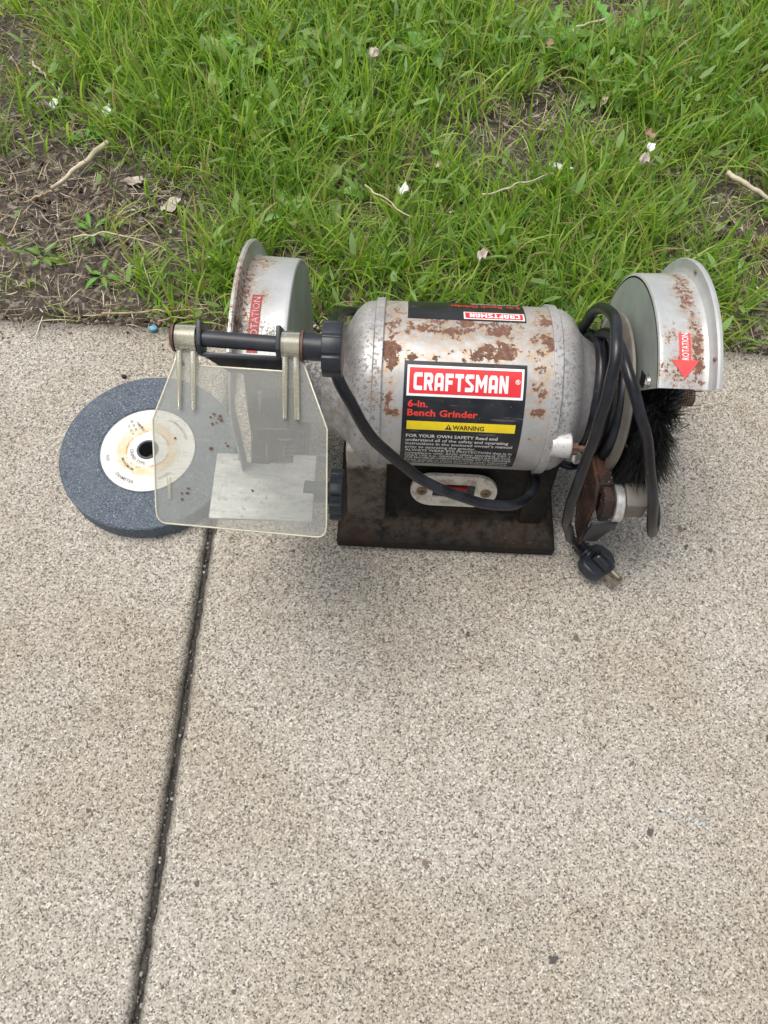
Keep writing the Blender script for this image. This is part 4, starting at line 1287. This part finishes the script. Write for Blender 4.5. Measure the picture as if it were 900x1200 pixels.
for sgn in (-1, 1):
    c_ = sp(sgn * .0250, 0, .0032)
    b = B(); fr_ = frame(sn)
    ringv = [c_ + fr_ @ Vector((.0042 * math.cos(a), .0042 * math.sin(a), 0)) for a in np.linspace(0, 2 * PI, 21)[:-1]]
    b.prism(ringv, sn * .0014, bevel=.0005)
    sc_ = b.build('screw', M['screw'], plate)
    b = B(); b.box(c_ + sn * .00145, (.0050, .0008, .0003), fr_); b.box(c_ + sn * .00150, (.0008, .0050, .0003), fr_)
    b.build('slot', M['label_black'], sc_)
for s_, x in (('OFF', -.0150), ('ON', .0085)):
    wrap(text_geo(s_, .0048, .012), (lambda xx: (lambda a, b_: sp(xx + a, .0098 + b_, .0034)))(x), 'lettering', M['print_grey'], plate, 0)

# ---- wheel guards (open at the front and below)
def guard(sg, a_front, a_back, rust, grime, speck):
    """drum from the inner side plate to the flanged outer rim; angles from +y over the top towards the front"""
    xi, xo, RD, RF = XC + sg * .1195, XC + sg * .1520, .0872, .0982
    xf = XC + sg * .1555
    th = .0012
    n = 90
    # drum shell with rounded inner shoulder and flared rim, real thickness
    steps = 16
    outer = [(xi + sg * .0000, RD - .0020), (xi + sg * .0002, RD - .0011), (xi + sg * .0008, RD - .0003), (xi + sg * .0018, RD)]
    outer += [(xi + sg * (.0018 + (.1485 - .1195 - .0018) * k / steps), RD + .0006 * k / steps) for k in range(1, steps + 1)]
    outer += [(xo - sg * .0012, RD + .0016), (xo, RD + .0040)] + [(xo + sg * .0003, RD + .0040 + (RF - RD - .0040) * k / 5) for k in range(1, 6)] + [(xo + sg * .0016, RF + .0009), (xf, RF + .0006)]
    inner = [(x + sg * (th if i > 20 else 0), r_ - (th if i <= 20 else 0)) for i, (x, r_) in enumerate(outer)]
    inner[-1] = (xf, RF - .0008); inner[-2] = (xo + sg * .0016, RF - .0012)
    prof = outer + inner[::-1]
    gp = empty('wheel_guard', (0, 0, 0)) if False else None
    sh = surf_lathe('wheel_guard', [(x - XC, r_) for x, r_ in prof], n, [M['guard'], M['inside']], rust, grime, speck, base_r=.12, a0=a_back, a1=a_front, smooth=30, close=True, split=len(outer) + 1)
    # inner side plate
    b = B()
    pts = [(YC + (RD - .0021) * math.cos(math.radians(a)), ZC + (RD - .0021) * math.sin(math.radians(a))) for a in np.linspace(a_back, a_front, 60)]
    cen = (YC, ZC)
    V, F = [], []
    rings = 6
    for k in range(rings + 1):
        q = .034 / (RD - .0021) + (1 - .034 / (RD - .0021)) * k / rings
        for (y, z) in pts: V.append((xi, YC + (y - YC) * q, ZC + (z - ZC) * q))
    for k in range(rings):
        for i in range(59): F.append((k * 60 + i, k * 60 + i + 1, (k + 1) * 60 + i + 1, (k + 1) * 60 + i))
    nV = len(V)
    V2 = V + [(x + sg * th, y, z) for x, y, z in V]
    F2 = F + [tuple(i + nV for i in f)[::-1] for f in F]
    for k in range(rings):
        for i in (0, 59): F2.append((k * 60 + i, (k + 1) * 60 + i, nV + (k + 1) * 60 + i, nV + k * 60 + i))
    R = [gauss(v[0], math.degrees(math.atan2(v[2] - ZC, v[1] - YC)) % 360, [(xi, a_front, .01, 12, .3)]) for v in V2]
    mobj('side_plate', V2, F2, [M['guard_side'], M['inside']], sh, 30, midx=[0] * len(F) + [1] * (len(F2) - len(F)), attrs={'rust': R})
    return sh


RG_RUST = [(.193, 105, .006, 30, .84), (.190, 75, .009, 20, .78), (.183, 113, .014, 14, .66), (.193, 60, .008, 30, .7), (.173, 112, .010, 8, .62), (.178, 98, .012, 10, .55)]
rg = guard(1, 121.5, -75, RG_RUST, [(.190, 90, .008, 50, .5)], [])
LG_RUST = [(-.100, 85, .007, 28, .72), (-.094, 60, .014, 18, .62), (-.0885, 88, .006, 6, .60), (-.108, 80, .004, 60, .55), (-.100, 105, .012, 12, .55)]
lg = guard(-1, 116, -108, LG_RUST, [(-.100, 85, .010, 40, .7), (-.0885, 88, .006, 10, .7)], [(-.096, 104, .016, 9, 1.9), (-.080, 108, .014, 7, 1.9)])

# closed outer cover of the left guard, seen from inside through the open front
arc_ = [yz0 for yz0 in [(YC + .0868 * math.cos(math.radians(a)), ZC + .0868 * math.sin(math.radians(a))) for a in np.linspace(116, -160, 60)]]
cvp = arc_ + [(.2680, .1107), (.2840, .1240), (.2900, .1470), (.3000, .1720)]
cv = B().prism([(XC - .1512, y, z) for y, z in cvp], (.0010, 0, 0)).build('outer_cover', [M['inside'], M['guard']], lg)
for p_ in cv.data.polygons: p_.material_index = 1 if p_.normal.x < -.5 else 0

# rotation stickers
def drum_fn(x0, r, th_from, sgn=1, rot=False):
    """text runs round the drum: x of the text goes with the angle"""
    def fn(x, y):
        th = math.radians(th_from) + sgn * x / r
        return (x0 - sgn * y * (-1), YC + r * math.cos(th), ZC + r * math.sin(th))
    return fn


RS = .0872 + .0007
# right: tail towards the top, arrow head pointing down to the front; letters read upwards
def on_drum(r, x0):
    def fn(x, y):            # x across the drum, y up the drum face (towards the top)
        th = math.radians(121.0) - y / r
        return (x0 + x, YC + r * math.cos(th), ZC + r * math.sin(th))
    return fn


st = wrap(([(-.0030, .0175), (.0046, .0175), (.0046, .0365), (-.0030, .0365), (-.0082, .0178), (.0098, .0178), (.0012, .0055)], [(0, 1, 2, 3), (6, 5, 4)]), on_drum(RS, .1842), 'rotation_sticker', M['sticker_pink'], rg)
gt = text_geo('ROTATION', .0062, .004, 1.0, .0185)
wrap(([(-b_, a) for a, b_ in gt[0]], gt[1]), (lambda f: (lambda x, y: f(x + .0030, y + .0178)))(on_drum(RS + .0002, .1842)), 'lettering', M['label_white'], st)
# left: worn red sticker, its letters upside down to us (arrow runs the other way round)
st = wrap(([(-.0036, .0100), (.0034, .0100), (.0036, .0520), (-.0030, .0520)], [(0, 1, 2, 3)]), on_drum(RS, -.0925), 'rotation_sticker', M['sticker_old'], lg)
gt = text_geo('ROTATION', .0066, .004, 1.0, .0330)
wrap(([(-b_, a) for a, b_ in gt[0]], gt[1]), (lambda f: (lambda x, y: f(x + .0026, y + .0170)))(on_drum(RS + .0002, -.0925)), 'lettering', M['sticker_print'], st)

# slot and screw on the right guard's side plate, rivets in the rims
xs_ = XC + .1195 - .0004
def yz(a, r): return (YC + r * math.cos(math.radians(a)), ZC + r * math.sin(math.radians(a)))
B().box((xs_, .3120, .1720), (.0006, .0095, .0090), Matrix.Rotation(math.radians(-32), 3, 'X'), bevel=.0002).build('slot', M['label_black'], rg)
B().lathe([(0, .0003), (-.0018, .0024), (0, .0034)], (xs_, .3030, .1820), 'x', 16).build('screw', M['zinc'], rg)
for (a, r) in ((124 - 14, .0945), (62, .0945)):
    cy_, cz_ = yz(a, r)
    B().lathe([(-.0008, .0002), (-.0008, .0013), (0, .0015)], (XC + .152, cy_, cz_), 'x', 12).build('rivet', M['screw'], rg)
cy_, cz_ = yz(102, .0925)
B().lathe([(.0018, .0002), (.0014, .0022), (0, .0028)], (XC - .152, cy_, cz_), 'x', 12).build('rivet', M['screw'], lg)

# left guard: lower strap of the flange running down to the tool rest
def X_(y, z): return (XC - .1530, y, z)
st_poly = [yz(115.5, .0980), yz(126.5, .0990), yz(138, .0990), yz(146, .0930), (.2560, .1500), (.2520, .1200), (.2640, .1180), (.2680, .1500), yz(138, .0860), yz(126.5, .0860), yz(115.5, .0860)]
B().prism([(XC - .1538, y, z) for y, z in st_poly], (.0014, 0, 0), bevel=.0003, seg=1).build('strap', M['guard'], lg)

# dusty flange discs between neck and guards
for sg in (1,):
    surf = B().lathe([(sg * .1105, .030), (sg * .1105, .0560), (sg * .1118, .0590), (sg * .1135, .0595), (sg * .1150, .0570), (sg * .1150, .030)], (XC, YC, ZC), 'x', 80)
    surf.build('flange_disc', M['plate_dust'], g)

# shaft with threaded ends
for sg in (-1, 1):
    b = B()
    L0, L1 = .1190, (.1745 if sg > 0 else .1500)
    prof = [(sg * L0, .0065)]
    x = L0
    while x < L1 - .016: x += .004; prof.append((sg * x, .0065))
    while x < L1: 
        prof += [(sg * x, .0072), (sg * (x + .0006), .0072), (sg * (x + .0009), .0062), (sg * (x + .0013), .0062)]
        x += .0017
    prof.append((sg * x, .0001))
    b.lathe(prof, (XC, YC, ZC), 'x', 28)
    b.build('shaft', M['shaft_steel'], g, 50)
B().lathe([(.150, .006), (.150, .0240), (.1535, .0235), (.160, .0180), (.1625, .0165), (.1625, .006)], (XC, YC, ZC), 'x', 48).build('arbor_washer', M['black_steel'], g)

# ---- black brush wheel under the right guard
bw_c = Vector((XC + .1360, YC, ZC))
core = B().lathe([(-.0080, .010), (-.0080, .034), (-.0050, .040), (.0050, .040), (.0080, .034), (.0080, .010)], bw_c, 'x', 48).build('brush_wheel', M['black_steel'], g)
nb = 7500
a = rng.uniform(math.radians(90), math.radians(360), nb)
x0 = rng.uniform(-.007, .007, nb)
r0_ = rng.uniform(.034, .060, nb); r1_ = rng.normal(.0700, .0024, nb)
short = rng.random(nb) < .35
r1_[short] -= rng.uniform(.002, .014, short.sum())
dx = x0 * .9 + rng.normal(0, .0028, nb); da = rng.normal(0, .055, nb); wv = rng.normal(0, .035, nb)
wr = rng.uniform(.00025, .00055, nb)
tuftn = rng.integers(0, 420, nb); ta = rng.normal(0, .035, 420)[tuftn]; tr_ = rng.normal(0, .0026, 420)[tuftn]; txx = rng.normal(0, .0035, 420)[tuftn]
a = a * .25 + .75 * (rng.uniform(math.radians(90), math.radians(360), 420)[tuftn] + rng.normal(0, .02, nb)) + .0; r1_ = r1_ + tr_; dx = dx + txx
rows = []
for tt in (0, .5, 1):
    rr = r0_ + (r1_ - r0_) * tt; aa = a + da * tt + wv * (tt * (1 - tt)) * 4; xx = bw_c.x + x0 + dx * tt
    for sgn in (-1, 1):
        rows.append(np.stack([xx + sgn * wr * (1 - .6 * tt), bw_c.y + rr * np.cos(aa + sgn * wr * 4), bw_c.z + rr * np.sin(aa + sgn * wr * 4)], 1))
Vb = np.stack(rows, 1).reshape(-1, 3)
Fb = (np.arange(nb)[:, None, None] * 6 + np.array([[0, 1, 3, 2], [2, 3, 5, 4]])[None]).reshape(-1, 4)
tag(mobj('bristles', Vb, Fb, M['bristle'], core, None), kind='stuff')

# ---- right tool-rest arm, rusty, with bright washer
arm = B()
arm.prism([(.1500, .2960, .1000), (.1500, .2640, .1080), (.1500, .2530, .0960), (.1500, .2500, .0760), (.1500, .2420, .0460), (.1500, .2620, .0400), (.1500, .2900, .0600)], (.0030, 0, 0), bevel=.0006, seg=1)
arm.prism([(.1532, .2960, .1000), (.1532, .2640, .1080), (.1532, .2610, .0980), (.1532, .2720, .0900), (.1532, .2960, .0860)], (.0100, 0, 0), bevel=.0006, seg=1)
armo = arm.build('rest_arm', M['rust'], g)
B().prism([(.1585, .2850, .1080), (.1645, .2850, .1080), (.1650, .2640, .0870), (.1595, .2640, .0880)], (0, .003, .003), bevel=.0005, seg=1).build('rest_strap', M['copper'], armo)
wc = (.1690, .2560, .0940)
B().prism([(.1560, .2680, .1050), (.1560, .2510, .1070), (.1560, .2440, .0960), (.1560, .2460, .0820), (.1560, .2640, .0780)], (.0070, 0, 0), bevel=.0010).build('rest_clamp', M['rust'], armo)
B().lathe([(-.0115, .001), (-.0115, .0052), (-.0100, .0062), (-.0050, .0062)], wc, 'x', 20).build('bolt_head', M['copper'], armo)
B().lathe([(-.0045, .004), (-.0045, .0130), (-.0036, .0140), (.0012, .0140), (.0020, .0130), (.0020, .004)], wc, 'x', 40).build('washer', M['zinc'], armo)
B().prism([(wc[0] + .0024, .2670, .1080), (wc[0] + .0024, .2480, .1060), (wc[0] + .0024, .2460, .0900), (wc[0] + .0024, .2640, .0860)], (.0160, 0, 0), bevel=.0022, ang=40).build('rest_block', M['plate_dust'], armo)
B().prism([(.1520, .2430, .0800), (.1520, .2440, .0480), (.1640, .2450, .0460), (.1715, .2440, .0760), (.1700, .2430, .0860)], (0, .0030, .0020), bevel=.0008).build('arm_foot', M['black_steel'], armo)

# ---- left tool rest: galvanised plate with two notches, black star knob
tz = .1250
def tr(x, y): return (x, y, tz - (y - .240) * .06)
poly = [(-.1228, .2143), (-.0520, .2153), (-.0534, .2687), (-.0700, .2682), (-.0698, .2616), (-.0790, .2600), (-.0900, .2597), (-.1000, .2600), (-.1087, .2624), (-.1087, .2672), (-.1245, .2671)]
rest = B().prism([tr(x, y) for x, y in poly], (0, 0, -.0026), bevel=.0008, ang=25).build('tool_rest', M['galv'], g)
B().box((-.0830, .2370, .1170), (.0500, .0240, .0100), bevel=.0015).build('rest_bar', M['galv'], rest)
B().tube([(-.0600, .2420, .1190), (-.0400, .2410, .1190)], .0078, 20).build('knob_stem', M['black_plastic'], g)
b = B()
kp = []
for k in range(56):
    a_ = 2 * PI * k / 56
    r_ = .0168 + .0016 * (1 if math.cos(a_ * 7) > -.15 else -1.0)
    kp.append((-.0415, .2405 + r_ * math.cos(a_), .1190 + r_ * math.sin(a_)))
b.prism(kp, (.0090, 0, 0), bevel=.0008, seg=2, ang=60)
b.build('star_knob', M['black_plastic'], g)

# ---- eye shield: rod, clear plate with sleeves and ribs
O = Vector((0, .2662, .2545)); DN = Vector((0, -.866, -.5)); NM = Vector((0, -.5, .866))
def S(x, d, h=0.0): return O + Vector((x, 0, 0)) + DN * d + NM * h
rodL, rodR = S(-.1225, -.0004), S(-.0410, .0020)
B().tube([S(-.1095, -.0003), S(-.0642, .0012)], .0046, 24).build('shield_rod', M['black_steel'], g)
B().tube([S(-.0522, .0016), S(-.0405, .0020)], .0076, 28).build('rod_bushing', M['black_plastic'], g)
# end cap, copper washer
ax = Vector((-1, 0, 0))
b = B(); b.lathe([(0, .0084), (-.0012, .0082), (-.0026, .0062), (-.0034, .0030), (-.0036, .0002)], S(-.1232, -.0004), 'x', 28)
b.build('end_cap', M['copper'], g)
b = B(); b.lathe([(0, .003), (0, .0086), (.0014, .0086), (.0014, .003)], S(-.0530, .0016), 'x', 28); b.build('washer', M['copper'], g)
# ribbed hand knob
kp = []
for k in range(72):
    a_ = 2 * PI * k / 72
    r_ = .0154 + .0003 * (1 if math.cos(a_ * 9) > -.8 else -2.5)
    c_ = S(-.0408, .0024)
    kp.append((c_.x, c_.y + r_ * math.cos(a_), c_.z + r_ * math.sin(a_)))
B().prism(kp, (.0110, 0, 0), bevel=.0007, seg=2, ang=50).build('hand_knob', M['black_plastic'], g)

outl = [(-.1229, .0075), (-.1115, .0070), (-.1107, .0147), (-.0632, .0159), (-.0634, .0080), (-.0526, .0085), (-.0371, .0471), (-.0354, .1010)]
for k in range(1, 6):
    a_ = k / 6 * PI / 2; outl.append((-.0400 + .0044 * math.cos(a_), .1040 + .0045 * math.sin(a_)))
outl += [(-.0410, .1085), (-.1262, .1046)]
for k in range(1, 6):
    a_ = k / 6 * PI / 2; outl.append((-.1265 - .0060 * math.sin(a_), .0985 + .0061 * math.cos(a_)))
outl += [(-.1328, .0970), (-.1360, .0462), (-.1242, .0140)]
shield = B().prism([S(x, d, -.0005) for x, d in outl], NM * -.0020, m=0, mside=1, bevel=.0004, seg=1, ang=60).build('eye_shield', [M['clear'], M['clear_edge']], g, None)
rim = [S(x, d, -.0012) for x, d in outl[2:] + outl[:1]]
B().tube(rim, .0006, 8).build('rim', M['clear_edge'], shield, 180)  # added tube, paints the light caught along the edge of the clear plate
for (xa, xb) in ((-.1226, -.1113), (-.0637, -.0536)):
    b = B()
    prof = [(0, .0049), (0, .0076), (xb - xa, .0076), (xb - xa, .0049)]
    b.lathe(prof, S(xa, -.0003 if xa < -.1 else .0012), 'x', 32, close=True)
    b.build('sleeve', M['clear_rib'], shield)
for (xa, xb, xc, xd, d0, d1) in ((-.1226, -.1196, -.1212, -.1194, .0068, .0398), (-.1150, -.1116, -.1134, -.1112, .0070, .0400), (-.0634, -.0604, -.0618, -.0596, .0075, .0425), (-.0574, -.0540, -.0552, -.0524, .0072, .0426)):
    b = B()
    b.prism([S(xa, d0, .0000), S(xb, d0, .0000), S(xd, d1, .0000), S(xc, d1, .0000)], NM * .0030, bevel=.0007, m=0, mside=1)
    b.build('rib', [M['clear_rib'], M['clear_edge']], shield, 40)
# small lump at the foot of the shield and rust specks stuck to the film
b = B(); b.prism([S(-.1265, .0780, 0), S(-.1245, .0780, 0), S(-.1240, .0900, 0), S(-.1260, .0905, 0)], NM * .0010, bevel=.0003); b.build('moulding_mark', M['clear_rib'], shield)
b = B()
for (x, d) in [(-.1010, .0415), (-.1018, .0470), (-.0985, .0440), (-.0995, .0462), (-.0975, .0425), (-.0940, .0575), (-.0928, .0590), (-.1020, .0610), (-.1225, .0560), (-.1145, .0840), (-.1150, .0868), (-.1182, .0870), (-.1178, .0905), (-.0780, .0835), (-.0775, .0840), (-.1030, .0432), (-.0968, .0447)]:
    s_ = random.uniform(.0005, .0011)
    b.prism([S(x + s_ * math.cos(q) * random.uniform(.7, 1.2), d + s_ * math.sin(q), .0000) for q in np.linspace(0, 5.2, 6)], NM * .0006)
tag(b.build('rust_specks', M['specks'], shield), kind='stuff')

# black clevis holding the rod
b = B()
b.prism([S(-.1110, -.0095, .0060), S(-.1110, .0040, .0060), S(-.1110, .0088, .0015), S(-.1110, .0088, -.0100), S(-.1110, -.0095, -.0100)], (.0028, 0, 0), bevel=.0007)
b.prism([S(-.0668, -.0085, .0060), S(-.0668, .0048, .0060), S(-.0668, .0092, .0015), S(-.0668, .0092, -.0100), S(-.0668, -.0085, -.0100)], (.0028, 0, 0), bevel=.0007)
b.prism([S(-.1100, .0072, .0010), S(-.0662, .0076, .0010), S(-.0662, .0076, -.0060), S(-.1100, .0072, -.0060)], DN * .0022, bevel=.0006)
b.prism([S(-.1085, .0092, -.0040), S(-.0645, .0096, -.0040), S(-.0590, .0170, -.0130), S(-.0950, .0170, -.0130)], NM * -.0022, bevel=.0006)
b.prism([S(-.0950, .0165, -.0125), S(-.0590, .0165, -.0125), S(-.0640, .0120, -.0420), S(-.0900, .0120, -.0420)], NM * -.0020, bevel=.0006)
b.build('shield_bracket', M['black_steel'], g)

# ---- power cord
CR = .0038
def cord(pts, per=10, r=CR): return [p + Vector((mnoise.noise(p * 45), mnoise.noise(p * 45 + Vector((5, 0, 0))), mnoise.noise(p * 45 + Vector((0, 5, 0))))) * .0011 for p in spline(pts, per)]
b = B()
pA = [(.1150, .325, .0600), (.1108, .295, .0780), (.1085, .268, .0860), (.0929, .2500, .0960), (.0632, .2445, .1090), (.0247, .2440, .1370), (-.0107, .2500, .1800), (-.0275, .2600, .2090),
      (-.0350, .2720, .2170), (-.0404, .2900, .2180), (-.0442, .3200, .2008), (-.0428, .3600, .1662), (-.0348, .3850, .1400), (-.0100, .4060, .1050), (.0450, .4080, .0950), (.1000, .4060, .1000), (.1350, .3850, .1080)]
b.tube(cord(pA), CR, 14)
# turns round the neck
coil = []
for k in range(0, 100):
    tt = k / 99
    a_ = math.radians(-30 + 1130 * tt)
    rr = .0405 + .0035 * math.sin(a_ * 1.3) + .003 * tt
    coil.append(Vector((XC + .0905 + .0260 * tt + .0030 * math.sin(a_ + 1), YC + rr * math.cos(a_), ZC + rr * math.sin(a_) - .002 * (1 - math.sin(a_)))))
b.tube(coil, CR, 12)
pB = [(.1400, .385, .110), (.1400, .378, .142), (.1367, .362, .1791), (.1356, .345, .2030), (.1352, .325, .2200), (.1342, .305, .2270), (.1329, .290, .2250), (.1318, .277, .2120), (.1316, .267, .1860),
      (.1312, .259, .1530), (.1302, .250, .1225), (.1313, .244, .0920), (.1425, .2462, .0532), (.1555, .2520, .0240), (.1640, .2500, .0150)]
b.tube(cord(pB), CR, 14)
pC = [(.1480, .380, .118), (.1455, .362, .150), (.1450, .345, .178), (.1445, .325, .196), (.1470, .300, .2020), (.1548, .280, .1924), (.1683, .265, .1654), (.1804, .250, .1341), (.1929, .2425, .0934), (.2025, .2460, .0655),
      (.2085, .2560, .0560), (.2075, .2640, .0640), (.2010, .2700, .0780), (.1900, .2850, .0950), (.1750, .3050, .1000)]
b.tube(cord(pC), CR, 14)
pD = [(.1310, .315, .095), (.1323, .325, .0620), (.1380, .330, .0360), (.1480, .330, .0190), (.1590, .330, .0150), (.1665, .328, .0300), (.1650, .325, .0580)]
b.tube(cord(pD), CR, 14)
cordo = b.build('power_cord', M['cord'], g, 180)
# plug: relief, body, grip, prongs
pp = Vector((.1640, .2500, .0150)); pd = Vector((.0270, -.0250, -.0040)).normalized()
pu = Vector((.1, .25, 1)); pu = (pu - pd * pu.dot(pd)).normalized(); ps = pd.cross(pu)
def Pp(a_, s_, u_): return pp + pd * a_ + ps * s_ + pu * u_
b = B()
pts, rad = [], []
for k in range(24):
    pts.append(Pp(-.0100 + .0150 * k / 23, 0, 0)); rad.append((.0058 + .0022 * k / 23) * (1.0 if k % 5 < 3 else .84))
b.tube(pts, .006, 18, radii=rad)
b.prism([Pp(.0020, -.0105, -.0065), Pp(.0070, -.0150, -.0065), Pp(.0170, -.0160, -.0065), Pp(.0240, -.0110, -.0065), Pp(.0250, 0, -.0065), Pp(.0240, .0110, -.0065), Pp(.0170, .0160, -.0065), Pp(.0070, .0150, -.0065), Pp(.0020, .0105, -.0065), Pp(0, 0, -.0065)], pu * .0110, bevel=.0020, seg=3, ang=50)
plug = b.build('plug', M['black_plastic'], g, 40)
b = B()
gp_ = [Pp(.0065 + .0190 * k / 11, 0, .0058 - .0020 * k / 11) for k in range(12)]
b.tube(gp_, .006, 20, radii=[.0068 * math.sqrt(max(.02, 1 - (max(0, 2 - k) / 2.4) ** 2)) if k < 2 else (.0068 if k < 10 else .0068 * (1 - .12 * (k - 9))) for k in range(12)])
b.build('grip', M['gloss_black'], plug, 60)
for s_ in (-.0040, .0040):
    b = B(); b.box(Pp(.0300, s_, -.0005), (.0014, .0060, .0150), frame(pd, ps), bevel=.0004); b.build('prong', M['prong'], plug)
b = B(); b.tube([Pp(.0240, 0, .0046), Pp(.0340, 0, .0044)], .0022, 12); b.build('prong', M['prong'], plug)

print('objects', len(bpy.data.objects), 'tris', sum(len(m.polygons) for m in bpy.data.meshes) * 2)
